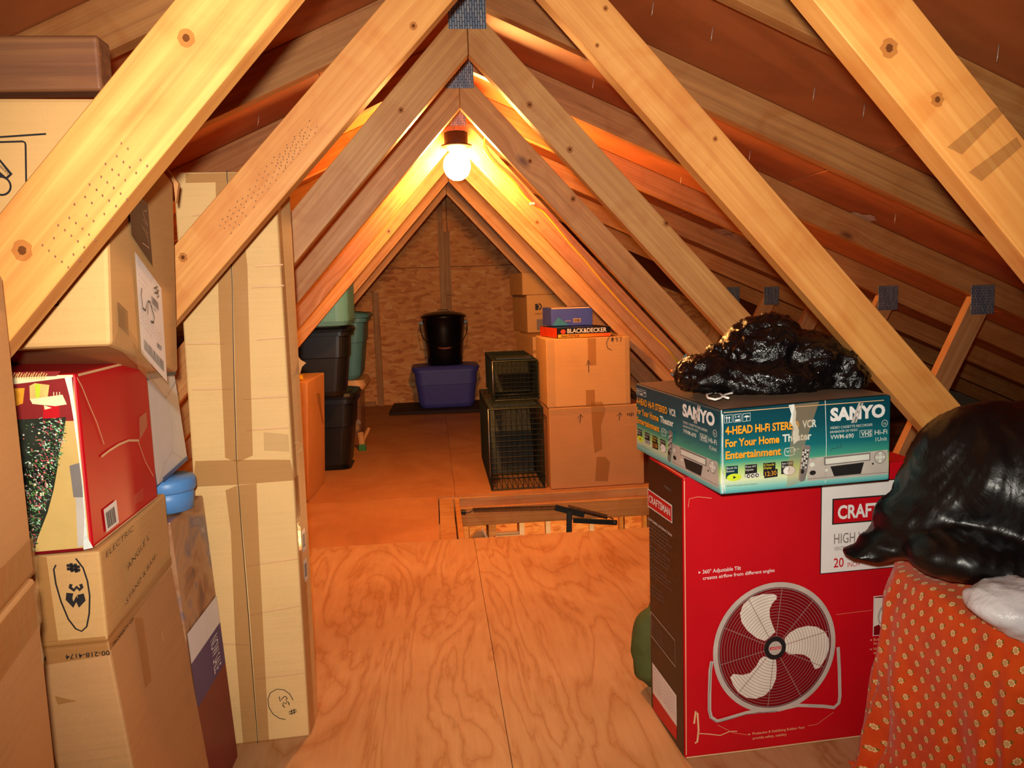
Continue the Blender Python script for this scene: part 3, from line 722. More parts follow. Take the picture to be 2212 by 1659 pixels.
# recorder carton
vr = Vector((.332, .034, 0)).normalized()
vP = quadbox((.511, 1.399), vr, .348, .44, .6085, .765)
for i in (5, 6): vP[i] = vP[i] + Vector((0, 0, .008))
M_VCR = shade_print('teal_gradient_print', [(0.0, lin(60, 150, 160)), (.07, lin(130, 196, 186)), (.16, lin(214, 222, 176)), (.27, lin(176, 204, 120)), (.38, lin(60, 150, 128)), (.52, lin(18, 104, 112)), (.75, lin(12, 76, 88)), (1.0, lin(8, 62, 74))], 2, 1 / .157)
vcr = hexa_obj('recorder_carton', vP, M_VCR, 'teal video recorder carton lying on the tall red fan carton', 'box', bev=.003)
vk = crop(1350, 820, 3.687); vf = face(vP, 'front'); M_BROWNTOP = plain('dusty_brown_board', (128, 100, 78), .5)
ti = face(vP, 'top'); ti.rect(.003, .003, ti.w - .003, ti.h - .003, M_BROWNTOP, 0); ti.build('top_panel', vcr, 'dusty grey-brown top flap')
M_ORG = plain('orange_letter', (240, 160, 40), .4, var=.2, scale=60); M_YEL = plain('yellow_letter', (238, 214, 60), .4); M_PALE = plain('pale_print', (216, 216, 204), .4); M_TEALK = plain('dark_teal', (10, 52, 62), .4)
M_LIME = plain('lime_print', (200, 220, 50), .4)
def vcr_art(I):
    T = lambda s, a, b, h, m, ly=2, bo=0.0, sh=0.0: I.ptext(s, vk(*a), vk(*b), h / 3.687, m, ly, bo, sh)
    def outl(pts, wd, m, ly=1): I.pline([vk(*p) for p in pts + [pts[0]]], wd, m, ly)
    for x in (790, 862, 934): outl([(x, 285 - (x - 790) * .09), (x + 60, 277 - (x - 790) * .09), (x + 60, 338 - (x - 790) * .09), (x, 346 - (x - 790) * .09)], .0008, M_WHITE)
    for x in (808, 828): I.pline([vk(x, 338), vk(x, 296)], .0012, M_WHITE); I.pline([vk(x - 9, 308), vk(x, 294), vk(x + 9, 308)], .0012, M_WHITE)
    T('14', (876, 306), (910, 302), 22, M_WHITE); I.ppoly([vk(874, 332), vk(914, 326), vk(914, 312), vk(874, 318)], M_WHITE, 1)
    I.ppoly([vk(942, 300), vk(952, 288), vk(966, 284), vk(982, 286), vk(990, 296)], M_WHITE, 1); I.pline([vk(966, 296), vk(967, 322), vk(960, 324)], .0009, M_WHITE)
    for dx, dy, m, ly in ((3, 4, M_BLACK, 1), (0, 0, M_ORG, 2)):
        T('4-HEAD Hi-Fi STEREO', (795 + dx, 437 + dy), (1380 + dx, 388 + dy), 62, m, ly, .03)
        T('For Your Home', (795 + dx, 537 + dy), (1225 + dx, 499 + dy), 60, m, ly, .03); T('Entertainment', (797 + dx, 632 + dy), (1238 + dx, 595 + dy), 60, m, ly, .03)
    T('VCR', (1408, 383), (1520, 372), 58, M_PALE, 2, .03); T('Theater', (1250, 495), (1480, 472), 58, M_PALE, 2, .03)
    outl([(1272, 548), (1340, 538), (1348, 552), (1342, 596), (1310, 604), (1274, 604), (1266, 585)], .0013, M_PALE); T('VCR+', (1280, 586), (1385, 560), 24, M_PALE)
    for x, y, a, b, m in ((800, 690, 'Back-lit', 'Buttons', M_TEALK), (952, 678, 'Front A/V', 'Inputs', M_BLACK), (1098, 664, 'Clock', 'Display', M_BLACK), (1240, 652, 'Auto Clock', 'Set', M_BLACK)):
        I.ppoly([vk(x, y), vk(x + 96, y - 8), vk(x + 96, y + 92), vk(x, y + 100)], m, 1); mm = M_YEL if x == 1098 else M_PALE
        T(a, (x + 4, y + 24), (x + 88, y + 16), 17, mm, 2); T(b, (x + 4, y + 48), (x + 66, y + 42), 17, mm, 2)
    q = I.P(*vk(865, 776)); I.disc(q, .0145, .0068, M_LIME, 2); I.put([(q[0] - .002, q[1] - .003), (q[0] + .004, q[1]), (q[0] - .002, q[1] + .003)], M_BLACK, 3)
    I.ppoly([vk(955, 752), vk(1068, 738), vk(1068, 772), vk(955, 786)], M_PALE, 2)
    for x in (978, 1012, 1046): I.disc(I.P(*vk(x, 766 - (x - 978) * .1)), .0036, .0036, M_BLACK, 3); I.disc(I.P(*vk(x, 766 - (x - 978) * .1)), .0019, .0019, M_PALE, 4)
    I.ppoly([vk(1104, 722), vk(1210, 708), vk(1210, 770), vk(1104, 784)], M_BLACK, 2); T('12:30', (1112, 768), (1200, 756), 36, M_ORG, 3)
    q = I.P(*vk(1302, 722)); I.disc(q, .0128, .0092, M_GREY, 2); I.disc(q, .0118, .0083, M_WHITE, 3); I.line([(q[0], q[1] + .006), q, (q[0] - .004, q[1] - .0005)], .0008, M_BLACK, 4)
    # player
    I.ppoly([vk(1446, 628), vk(2086, 556), vk(2090, 752), vk(1446, 806)], M_SILVER, 1)
    I.ppoly([vk(1578, 616), vk(1948, 578), vk(1948, 642), vk(1580, 682)], M_GREY, 2); I.ppoly([vk(1590, 628), vk(1938, 590), vk(1938, 634), vk(1592, 672)], M_PALE, 3)
    I.ppoly([vk(1630, 690), vk(1898, 656), vk(1872, 748), vk(1660, 768)], M_BLACK, 2); q = I.P(*vk(2026, 616)); I.disc(q, .0125, .0125, M_GREY, 2, n=30, r0=.9); I.disc(q, .0040, .0045, M_PALE, 3)
    for a in range(4): I.disc((q[0] + .0075 * math.cos(a * 1.57), q[1] + .0075 * math.sin(a * 1.57)), .0032, .0028, M_PALE, 3)
    I.disc(I.P(*vk(1486, 676)), .005, .0042, M_PALE, 2); I.disc(I.P(*vk(1490, 740)), .0065, .0045, M_BLACK, 2); I.disc(I.P(*vk(1600, 720)), .003, .003, M_PALE, 2); I.disc(I.P(*vk(1968, 668)), .002, .002, M_BLACK, 2)
    T('SANYO', (1548 - 66, 636), (1508, 633), 10, M_GREY, 3)
    I.pline([vk(1446, 790), vk(2090, 735)], .0010, M_GREY, 2)
    # remote control
    I.ppoly([vk(1404, 532), vk(1420, 518), vk(1462, 520), vk(1472, 534), vk(1446, 720), vk(1428, 800), vk(1395, 812), vk(1376, 796), vk(1384, 700)], M_GREY, 3)
    for i in range(9):
        for j in range(3): I.disc(I.P(*vk(1414 + 18 * j - i * 2.4, 560 + 17 * i)), .0018, .0016, M_PALE if (i + j) % 3 else M_BLACK, 4, n=8)
    I.disc(I.P(*vk(1404, 728)), .0040, .0045, M_BLACK, 4)
    # name block
    T('SANYO', (1628, 326), (2064, 290), 96, M_WHITE, 3, .05); I.ppoly([vk(1792, 344), vk(1816, 342), vk(1868, 182), vk(1852, 184)], M_SILVER, 4); I.ppoly([vk(1822, 342), vk(1836, 340), vk(1890, 184), vk(1876, 184)], M_SILVER, 4)
    T('VIDEO CASSETTE RECORDER', (1628, 394), (1966, 366), 20, M_PALE); T('GRABADOR DE VIDEO', (1626, 426), (1846, 406), 18, M_PALE); T('VWM-690', (1630, 474), (1816, 460), 34, M_PALE, 2, .01)
    outl([(1866, 406), (1964, 398), (1964, 450), (1866, 458)], .0009, M_PALE); T('VHS', (1874, 450), (1958, 443), 38, M_PALE, 2, .02); T('Hi-Fi', (1982, 438), (2082, 430), 38, M_PALE, 2, .01); T('1Unit', (1990, 490), (2080, 482), 32, M_PALE)
    q = I.P(*vk(2062, 346)); I.disc(q, .0065, .0068, M_PALE, 2, n=26, r0=.86); T('UL', (2050, 356), (2074, 354), 18, M_PALE, 3)
    I.pline([vk(*p) for p in ((1632, 566), (1645, 545), (1670, 548), (1690, 530), (1705, 548), (1715, 512), (1722, 545))], .0007, M_BLACK, 2)
    T('Sanyo Manufacturing Company', (806, 850), (1046, 830), 9, M_TEALK)
vcr_art(vf); vf.build('printed_front', vcr, 'printed front with maker name, player and remote picture')
vl = face(vP, 'left'); art = Ink(vP[0], vP[1], vP[4]); vcr_art(art)
vs, fs, mi_, mats = art.V, art.Fc, art.Mi, art.mats
for v_ in vs:
    d = v_ - art.o; u_, w_, n_ = d.dot(art.u), d.dot(art.v), d.dot(art.n); vl.V.append(vl.o + vl.u * (u_ * vl.w / art.w) + vl.v * w_ + vl.n * n_)
vl.Fc, vl.Mi, vl.mats = fs, mi_, mats; vl.build('printed_side', vcr, 'printed left side repeating the front picture')
M_SCUFF = plain('torn_white_paper', (214, 220, 214), .6, var=.15, scale=80)
vf.ppoly([vk(*p) for p in ((1290, 200), (1335, 192), (1350, 260), (1345, 330), (1372, 400), (1368, 480), (1330, 512), (1320, 430), (1328, 380), (1300, 330), (1312, 270))], M_SCUFF, 9)
vf.pline([vk(*p) for p in ((1590, 165), (1600, 500), (1592, 820))], .0012, M_SCUFF, 1); vf.line([(.002, .004), (.002, .15)], .003, M_SCUFF, 5); vf.line([(.004, .153), (.12, .1545), (.2, .155), (.33, .156)], .0014, M_CREASE, 5)
vf.pline([vk(*p) for p in ((760, 240), (772, 500), (768, 700), (790, 890))], .0016, M_SCUFF, 5)
vf.build('scuffs', vcr)
vf.ppoly([vk(1330, 195), vk(1530, 172), vk(1400, 560), vk(1380, 810), vk(1270, 850)], M_CLEAR, 11); vf.build('clear_tape', vcr, 'crinkled clear tape')

# ---- lumpy things
def remeshed(parts, voxel, smooth=2):
    bm = bmesh.new()
    for c, r in parts:
        r = r if isinstance(r, tuple) else (r, r, r)
        m = Matrix.Translation(Vector(c)) @ Matrix.Diagonal((*r, 1)); bmesh.ops.create_icosphere(bm, subdivisions=4, radius=1.0, matrix=m)
    me = bpy.data.meshes.new('tmp'); bm.to_mesh(me); bm.free(); o = bpy.data.objects.new('tmp', me); COL.objects.link(o)
    md = o.modifiers.new('r', 'REMESH'); md.mode = 'VOXEL'; md.voxel_size = voxel
    if smooth: s = o.modifiers.new('s', 'SMOOTH'); s.iterations = smooth; s.factor = .5
    ev = o.evaluated_get(bpy.context.evaluated_depsgraph_get()); m2 = bpy.data.meshes.new_from_object(ev); bpy.data.objects.remove(o); bpy.data.meshes.remove(me)
    return m2
def crumple(me, amp, s, folds=None, floor=None, seed=0.0):
    bm = bmesh.new(); bm.from_mesh(me); bm.normal_update()
    off = Vector((seed, seed * 1.7, -seed)); new = []
    for v in bm.verts:
        p = v.co + off; q = p * s + Vector((noise.noise(p * s * .6), noise.noise(p * s * .6 + Vector((9, 0, 0))), noise.noise(p * s * .6 + Vector((0, 9, 0))))) * 1.1
        a = (1 - abs(noise.noise(q)) * 2.4); b = (1 - abs(noise.noise(q * 2.3)) * 2.2) * .45; c2 = (1 - abs(noise.noise(q * 5.1)) * 2) * .16
        h = (a + b + c2 - .7) * amp
        if folds: h += folds(v.co)
        new.append(v.co + v.normal * h)
    for v, n in zip(bm.verts, new):
        v.co = n
        if floor is not None and v.co.z < floor: v.co.z = floor + (v.co.z - floor) * .02
    bm.to_mesh(me); bm.free(); return me
M_BAG = film('black_bag_film', (9, 8, 9), .20, .7, 34, .6); M_BAG2 = film('black_bag_film_matte', (10, 9, 9), .36, .35, 9, .5)
zt = .7775
me = remeshed([((.67, 1.60, zt + .02), (.150, .13, .050)), ((.675, 1.60, zt + .07), (.085, .085, .075)), ((.700, 1.61, zt + .098), (.055, .06, .052)), ((.755, 1.60, zt + .05), (.085, .10, .062)), ((.82, 1.59, zt + .02), (.055, .10, .062)), ((.55, 1.58, zt + .03), (.062, .075, .045)), ((.60, 1.62, zt + .05), (.045, .05, .045))], .0055, 3)
crumple(me, .0085, 24, floor=zt + .001, seed=3.1)
bag1 = link('garbage_bag', me, M_BAG, None, (.68, 1.60, zt), True); tag(bag1, 'shiny crumpled black garbage bag on top of the teal recorder carton', 'bag')
lp_ = [at(x, y, Y=1.43) for x, y in ((1600, 848), (1580, 846), (1560, 849), (1545, 852), (1530, 852), (1527, 857), (1540, 862), (1552, 861), (1562, 855), (1567, 851))]
for p in lp_: p.z = max(p.z, zt + .004)
ts = tube('drawstring', [at(x, y, Z=zt + .003) for x, y in ((1598, 847), (1580, 849), (1565, 853), (1556, 860), (1545, 863), (1530, 860), (1526, 853), (1540, 848), (1556, 851), (1566, 858), (1574, 860))], .0022, plain('white_string', (232, 228, 220), .5), bag1, 6)
ts['label'] = 'white drawstring loop'

def bagsurf(name, outline_c, mat): pass
def bag_folds(p):
    k = Vector((.955, 1.3, .775)); a = math.atan2(p.x - k.x, k.z - p.z); r = math.hypot(p.x - k.x, p.z - k.z)
    s = math.sin(a * 11 + 2.2 * noise.noise(p * 5)); t_ = math.sin(a * 39 + 3 * noise.noise(p * 7 + Vector((3, 0, 0))))
    return (.0055 * s + .0022 * (1 - abs(t_) * 1.6)) * min(1, r * 7) * max(.25, 1.15 - r * 1.6)
me = remeshed([((1.0, 1.34, .64), (.155, .12, .125)), ((1.07, 1.30, .62), (.20, .16, .15)), ((.915, 1.34, .60), (.085, .10, .085)), ((.87, 1.345, .555), (.085, .085, .055)), ((.82, 1.35, .515), (.065, .06, .022)), ((.772, 1.36, .494), (.045, .045, .013)), ((.93, 1.25, .525), (.14, .10, .045)), ((1.15, 1.28, .62), (.18, .17, .15)), ((1.0, 1.19, .50), (.13, .09, .026))], .008, 4)
crumple(me, .0032, 8, folds=bag_folds, seed=8.2)
bag2 = link('garbage_bag', me, M_BAG2, None, (1.02, 1.3, .45), True); tag(bag2, 'large dull black garbage bag lying on the orange flowered cloth', 'bag')
me = remeshed([((.915, 1.11, .488), (.12, .075, .036)), ((.97, 1.09, .474), (.14, .08, .045)), ((.862, 1.115, .487), (.05, .055, .030))], .006, 2)
crumple(me, .006, 13, seed=5.5)
bag3 = link('shopping_bag', me, film('white_bag_film', (226, 222, 224), .32, .35, 30, .4), None, (.95, 1.09, .42), True); tag(bag3, 'crumpled white plastic bag on the orange cloth at the right edge', 'bag')

# ---- flowered cloth over a hidden stack
def flower_mat():
    t = NT('flowered_cotton'); tc = t.n('ShaderNodeTexCoord'); sp = t.n('ShaderNodeSeparateXYZ'); t.l(tc.outputs['UV'], sp.inputs[0])
    a, b = .030, .0235
    V = t.math('DIVIDE', sp.outputs[1], b); row = t.math('FLOOR', V); U = t.math('ADD', t.math('DIVIDE', sp.outputs[0], a), t.math('MULTIPLY', row, .5))
    fx = t.math('MULTIPLY', t.math('SUBTRACT', t.math('FRACT', U), .5), a); fy = t.math('MULTIPLY', t.math('SUBTRACT', t.math('FRACT', V), .5), b)
    def rad(x, y): return t.math('SQRT', t.math('ADD', t.math('MULTIPLY', x, x), t.math('MULTIPLY', y, y)))
    r = rad(fx, fy); ang = t.math('ARCTAN2', fy, fx); lim = t.math('MULTIPLY', t.math('ADD', 1.0, t.math('MULTIPLY', t.math('COSINE', t.math('MULTIPLY', ang, 7.0)), .13)), .0052)
    petal = t.math('LESS_THAN', r, lim); ring = t.math('LESS_THAN', t.math('ABSOLUTE', t.math('SUBTRACT', r, .0026)), .0006); core = t.math('LESS_THAN', r, .0012)
    leaf = t.math('LESS_THAN', rad(t.math('SUBTRACT', fx, .0046), t.math('ADD', fy, .0036)), .0031); leaf2 = t.math('LESS_THAN', rad(t.math('ADD', fx, .0048), t.math('SUBTRACT', fy, .0030)), .0024)
    n = t.noise(t.coords((1, 1, 1), rand=False), 22, 3)
    c = t.ramp(n, [(.3, lin(206, 66, 12)), (.7, lin(226, 84, 20))])
    c = t.mix(t.math('MAXIMUM', leaf, leaf2), c, lin(132, 96, 24)); c = t.mix(petal, c, lin(240, 206, 146)); c = t.mix(t.math('MAXIMUM', ring, core), c, lin(190, 120, 56))
    t.base(c); wv = t.n('ShaderNodeTexNoise'); t.l(tc.outputs['UV'], wv.inputs['Vector']); wv.inputs['Scale'].default_value = 900; t.bump(wv.outputs[0], .1, .001)
    t.b.inputs['Sheen Weight'].default_value = .15; return t.set(.85, 0, .2)
def drape(name, c, hx, hy, ztop, mat, label):
    NU, NV = 260, 70; bm = bmesh.new(); uvl = bm.loops.layers.uv.new('UVMap'); rings = []; per = 0.0
    prof = []
    for j in range(NV + 1):
        t_ = j / NV
        if t_ < .18: f, z = t_ / .18 * .94, ztop + .012 * (1 - (t_ / .18) ** 2)
        else:
            s = (t_ - .18) / .82; z = ztop * (1 - s ** .93); f = .94 + .06 * min(1, s * 8) + .10 * s ** 1.6 + (.10 * max(0, s - .93) / .07)
        prof.append((f, max(z, .004)))
    e = .42; gg = lambda a: (math.copysign(abs(math.cos(a)) ** e, math.cos(a)) * hx, math.copysign(abs(math.sin(a)) ** e, math.sin(a)) * hy)
    aa = np.linspace(0, 2 * math.pi, 20001); pp = np.array([gg(a) for a in aa]); cum = np.concatenate([[0], np.cumsum(np.hypot(*np.diff(pp, axis=0).T))]); AG = [float(np.interp(cum[-1] * i / NU, cum, aa)) for i in range(NU + 1)]
    vlen = 0; VL = [0]
    for a, b in zip(prof, prof[1:]): vlen += math.hypot((b[0] - a[0]) * hx, b[1] - a[1]); VL.append(vlen)
    for j, (f, z) in enumerate(prof):
        ring = []; s = max(0, (j / NV - .2) / .8)
        for i in range(NU):
            a = AG[i]; ca, sa = math.cos(a), math.sin(a); e = .42
            x = math.copysign(abs(ca) ** e, ca) * hx; y = math.copysign(abs(sa) ** e, sa) * hy
            fold = (math.sin(a * 19 + 1.2 * noise.noise((a * 1.5, s * 2, 0)) * 3) * .55 + noise.noise((ca * 3, sa * 3, s * 2.5)) * 1.1 + noise.noise((ca * 9, sa * 9, s * 5)) * .5) * .016 * (.12 + s) * (1 if f > .5 else f * 2)
            k = f + fold / max(hx, hy) * 1.4
            ring.append((bm.verts.new((c[0] + x * k, c[1] + y * k, z + (.006 * noise.noise((a * 6, j * .3, 2)) if j > NV - 3 else 0) + (.010 * noise.noise((x * 9, y * 9, 1)) if s <= 0 else 0))), a))
        rings.append(ring)
    AL = [float(cum[-1]) * i / NU * 1.06 for i in range(NU + 1)]
    for j in range(NV):
        for i in range(NU):
            k = (i + 1) % NU; f_ = bm.faces.new((rings[j][i][0], rings[j][k][0], rings[j + 1][k][0], rings[j + 1][i][0])); f_.smooth = True
            for lp2, (ii, jj) in zip(f_.loops, ((i, j), (i + 1, j), (i + 1, j + 1), (i, j + 1))): lp2[uvl].uv = (AL[ii], VL[jj])
    bmesh.ops.recalc_face_normals(bm, faces=bm.faces[:])
    o = bm_obj(name, bm, mat, None, (c[0], c[1], 0)); tag(o, label, 'cloth'); return o
drape('flowered_cloth', (1.075, 1.245), .245, .235, .447, flower_mat(), 'orange cloth with small cream flowers draped beside the red fan carton')
# olive bag corner behind the fan carton
me = remeshed([((.52, 1.87, .105), (.066, .05, .10)), ((.505, 1.86, .06), (.048, .045, .055)), ((.535, 1.88, .19), (.03, .035, .05))], .007, 2); crumple(me, .005, 11, floor=.002, seed=1.3)
ob_ = link('canvas_sack', me, plain('olive_canvas', (76, 82, 34), .85, var=.15), None, (.51, 1.86, 0), True); tag(ob_, 'olive green sack bulging out behind the red fan carton', 'sack')

# ================================================================== left foreground
def tapestrip(I, pts, mat=None, layer=1): I.ppoly(pts, mat or M_TAPE, layer)
ck1 = crop(0, 700, 5.2667); ck2 = crop(0, 700, 3.16); ck3 = crop(0, 1134, 3.16); ck6 = crop(330, 1150, 3.26)

# lower and numbered cartons
D33 = (-.043, 1.0); R33 = Vector((1, .09, 0)).normalized()
fr = Vector((-.481, 1.15, 0)); fl_ = fr - R33 * .46
topP = quadbox((fl_.x, fl_.y), R33, .46, .33, 0, .515, ddir=D33)
for i in range(4): topP[i] = topP[i] + Vector((.048, 0, 0))
lowc = hexa_obj('cardboard_carton', topP, M_CB2, 'large plain cardboard carton at the bottom of the left stack, under the one numbered 33', 'box', bev=.004)
I = face(topP, 'front'); I.ppoly([ck3(290, 980), ck3(440, 965), ck3(590, 1659), ck3(370, 1659)], M_TAPE, 1); I.ppoly([ck3(575, 960), ck3(720, 985), ck3(590, 1020)], M_TAPE, 2); I.build_each('packing_tape', lowc)
I = face(topP, 'right'); I.ppoly([ck3(905, 640), ck3(965, 640), ck3(1025, 1070), ck3(980, 1120)], M_TAPE, 1)
I.pline([ck3(1095, 740), ck3(1108, 800)], .002, M_CREASE, 1); I.build_each('packing_tape', lowc)
P33 = quadbox((fl_.x, fl_.y), R33, .46, .33, .517, .650, ddir=D33)
c33 = hexa_obj('cardboard_carton', P33, M_CB, 'flat cardboard carton numbered 33 in a drawn oval, under the red carton', 'box', bev=.004)
I = face(P33, 'front')
el = [I.P(*ck3(*p)) for p in ((385, 270), (370, 300), (385, 400), (420, 520), (470, 640), (520, 705), (560, 722), (595, 690), (612, 600), (615, 480), (600, 380), (570, 290), (520, 225))]
I.line(el, .0022, M_INK, 1)
def scr_px(I, k, txt, a, adv, up, wd, mat=None):
    o = Vector(I.P(*k(*a))); ad = Vector(I.P(*k(a[0] + adv[0], a[1] + adv[1]))) - o; u = Vector(I.P(*k(a[0] + up[0], a[1] + up[1]))) - o; scrawl(I, txt, o, ad, u, wd, mat)
scr_px(I, ck3, '#', (455, 250), (10, 95), (90, 0), .0042); scr_px(I, ck3, '3', (480, 395), (5, 70), (80, 0), .0044); scr_px(I, ck3, '3', (470, 450), (10, 130), (90, 10), .009)
I.build('marker_number', c33, 'black marker number 33 in an oval')
I.ppoly([ck3(255, 210), ck3(320, 215), ck3(400, 790), ck3(280, 800)], M_TAPE, 1); I.ppoly([ck3(280, 795), ck3(722, 755), ck3(755, 880), ck3(262, 960)], M_TAPE, 2); I.build_each('packing_tape', c33)
I.ptext('00-218-4174', ck3(752, 850), ck3(452, 880), 10, M_BLACK, 4, .01); I.ptext('P', ck3(318, 890), ck3(285, 893), 10, M_BLACK, 4, .01); I.build('lettering', c33, 'upside-down printed number')
I = face(P33, 'right')
for s, a, b, h in (('ELECTRIC', (715, 225), (905, 35), 13), ("'ANGLE L'", (860, 320), (1020, 80), 14), ('-STAND & BASE-', (845, 560), (1065, 210), 12)): I.ptext(s, ck3(*a), ck3(*b), h, M_INK, 1, -.01, .1)
I.ptext('PROPERTY OF', ck3(760, 830), ck3(900, 650), 8, M_BLACK, 3, .01)
I.build('marker_lettering', c33, 'black handwriting on the side')
I.ppoly([ck3(725, 760), ck3(1160, 210), ck3(1165, 262), ck3(740, 860)], M_TAPE, 2); I.build_each('packing_tape', c33)

# red carton with the tree picture
rr = Vector((1, .09, 0)).normalized(); dd = (-.012, 1.0)
fr = Vector((-.4895, 1.15, 0)); fl_ = fr - rr * .42
rP = quadbox((fl_.x, fl_.y), rr, .42, .285, .652, .902, ddir=dd)
red = hexa_obj('red_carton', rP, M_RED, 'worn red carton with a picture of a decorated fir tree on its front', 'box', bev=.005)
I = face(rP, 'front'); M_TANP = plain('tan_picture', (206, 172, 104), .3, var=.12, scale=10); M_MAROON = plain('maroon_picture', (140, 40, 40), .3); M_GOLD = plain('gold_picture', (226, 190, 110), .3, var=.2, scale=50); M_FIR = plain('dark_fir', (40, 46, 36), .35, var=.3, scale=40); M_CREAMP = plain('cream_picture', (240, 228, 180), .3)
M_FIR2 = plain('green_tinsel', (96, 150, 80), .3); M_PINK = plain('pink_light', (230, 110, 110), .3); M_MINT = plain('mint_light', (190, 230, 200), .3)
I.rect(.003, .003, I.w - .003, I.h - .003, M_TANP, 0)
I.ppoly([ck1(-700, 720), ck1(840, 600), ck1(845, 1100), ck1(-700, 1100)], M_MAROON, 1)
I.ppoly([ck1(-700, 620), ck1(835, 575), ck1(835, 600), ck1(350, 660), ck1(-700, 790)], M_CREAMP, 2); I.ppoly([ck1(-700, 560), ck1(700, 535), ck1(650, 590), ck1(-700, 640)], M_MAROON, 2)
for k in range(24): I.pline([ck1(-100 + k * 28, 545 + (k % 3) * 8), ck1(-140 + k * 28, 625)], .0012, M_GOLD, 3)
I.ppoly([ck1(345, 700), ck1(405, 670), ck1(570, 690), ck1(550, 840), ck1(350, 860)], M_GOLD, 3); I.ppoly([ck1(350, 850), ck1(720, 800), ck1(770, 910), ck1(640, 930), ck1(380, 905)], M_CREAMP, 4); I.ppoly([ck1(405, 680), ck1(470, 680), ck1(460, 830), ck1(420, 840)], M_LIME, 4)
I.ppoly([ck1(500, 930), ck1(680, 920), ck1(690, 1060), ck1(500, 1075)], M_RED, 3); I.ppoly([ck1(510, 920), ck1(600, 950), ck1(520, 970)], M_CREAMP, 4); I.ppoly([ck1(160, 730), ck1(290, 725), ck1(270, 900), ck1(190, 930)], M_ORG, 3)
for x in (622, 655, 688): I.pline([ck1(x, 770), ck1(x, 820)], .001, M_CREAMP, 4)
I.ppoly([ck1(-700, 1100), ck1(300, 1080), ck1(760, 1055), ck1(720, 1290), ck1(690, 1420), ck1(640, 1700), ck1(500, 1850), ck1(-700, 1900)], M_FIR, 2)
I.ppoly([ck2(-300, 1000), ck2(400, 960), ck2(370, 1130), ck2(330, 1280), ck2(260, 1460), ck2(235, 1560), ck2(-300, 1560)], M_FIR, 2)
r_ = random.Random(4)
for i in range(950):
    y = r_.uniform(640, 1540); xr_ = 445 - max(0, (y - 760)) * .27
    x = xr_ - abs(r_.gauss(-12, 120)); x = max(60, x); m = r_.choice((M_FIR2, M_FIR, M_FIR, M_MINT, M_FIR2, M_PINK, M_GREY)); a = r_.uniform(-.5, 1.4)
    l = r_.uniform(8, 30); I.pline([ck2(x, y), ck2(x + l * math.cos(a), y + l * math.sin(a))], r_.uniform(.0005, .0014), m, 3 + i % 3)
for i in range(110):
    y = r_.uniform(650, 1500); x = 435 - max(0, (y - 760)) * .27 - abs(r_.gauss(0, 110)); q = I.P(*ck2(max(60, x), y)); s = r_.uniform(.0006, .0016); I.disc(q, s, s, r_.choice((M_PINK, M_MINT, M_WHITE, M_CREAMP)), 7, n=7)
I.ppoly([ck2(478, 965), ck2(545, 945), ck2(575, 1180), ck2(505, 1180)], M_GREY, 2); I.ppoly([ck2(520, 1180), ck2(580, 1180), ck2(600, 1500), ck2(535, 1520)], M_SILVER, 2)
I.build('tree_picture', red, 'printed picture of a tinsel fir tree before a mantelpiece')
I.line([(I.w - .004, .004), (I.w - .006, .02), (I.w - .004, .05), (I.w - .003, .10), (I.w - .004, .15), (I.w - .0045, .19), (I.w - .006, .22), (I.w - .008, .246)], [.013, .005, .0016, .0012, .002, .004, .005, .009], M_SCUFF, 8); I.line([(.01, .004), (I.w - .01, .004)], .004, M_DKRED, 8)
I.build('worn_edge', red)
I = face(rP, 'right')
I.pline([ck1(*p) for p in ((860, 610), (920, 720), (1000, 920), (1090, 1130), (1170, 1370))], .0022, M_CREASE, 1); I.pline([ck1(*p) for p in ((1140, 1510), (1230, 1440), (1340, 1370), (1450, 1325), (1570, 1325))], .0035, M_CREASE, 1); I.pline([ck2(*p) for p in ((935, 800), (985, 940), (1040, 1040))], .0018, M_CREASE, 1)
I.line([(.003, .247), (.28, .247)], .0035, M_CREASE, 1); I.line([(.003, .004), (.28, .004)], .002, M_CREASE, 1); I.build('flap_seams', red)
I.ppoly([ck2(698, 1268), ck2(785, 1200), ck2(803, 1355), ck2(718, 1425)], M_WHITE, 1)
a, b, c2, d2 = [I.P(*ck2(*p)) for p in ((712, 1290), (770, 1245), (785, 1350), (728, 1395))]
for i in range(22):
    f = i / 22; p0 = (a[0] + (b[0] - a[0]) * f, a[1] + (b[1] - a[1]) * f); p1 = (d2[0] + (c2[0] - d2[0]) * f, d2[1] + (c2[1] - d2[1]) * f); I.line([p0, p1], r_.choice((.0006, .0012, .0016)), M_INK, 2)
I.build('barcode_label', red, 'white barcode label')
for i in range(6): I.ptext('made of flame retardant', ck2(905, 1180 + 11 * i), ck2(970, 1125 + 14 * i), 1.6, M_CREASE, 1)
I.ppoly([ck2(940, 640), ck2(990, 600), ck2(995, 700), ck2(945, 790)], M_CLEAR, 2); I.build('small_print', red)
# tilted big carton above
gP = [Vector(p) for p in ((-.93, 1.05, .944), (-.401, 1.05, .944), tuple(at(385, 805, Y=1.42)), (-.92, 1.42, .915), (-.93, 1.05, 1.25), (-.383, 1.05, 1.243), tuple(at(374, 392, Y=1.42)), (-.92, 1.42, 1.225))]
gc = hexa_obj('cardboard_carton', gP, M_CB, 'big tilted cardboard carton with a white shipping label, on top of the red carton', 'box', bev=.006)
I = face(gP, 'front'); g1 = crop(0, 0, 3.16); gz = crop(0, 500, 4.424)
I.pline([g1(-600, 980), g1(0, 938), g1(320, 916)], .0022, M_INK, 1); I.pline([g1(*p) for p in ((-600, 1000), (0, 972), (160, 967), (176, 975), (180, 992), (184, 1240))], .0022, M_INK, 1); I.pline([g1(184, 1240), gz(420, 590), gz(562, 590), gz(562, 702), gz(300, 712)], .0022, M_INK, 1)
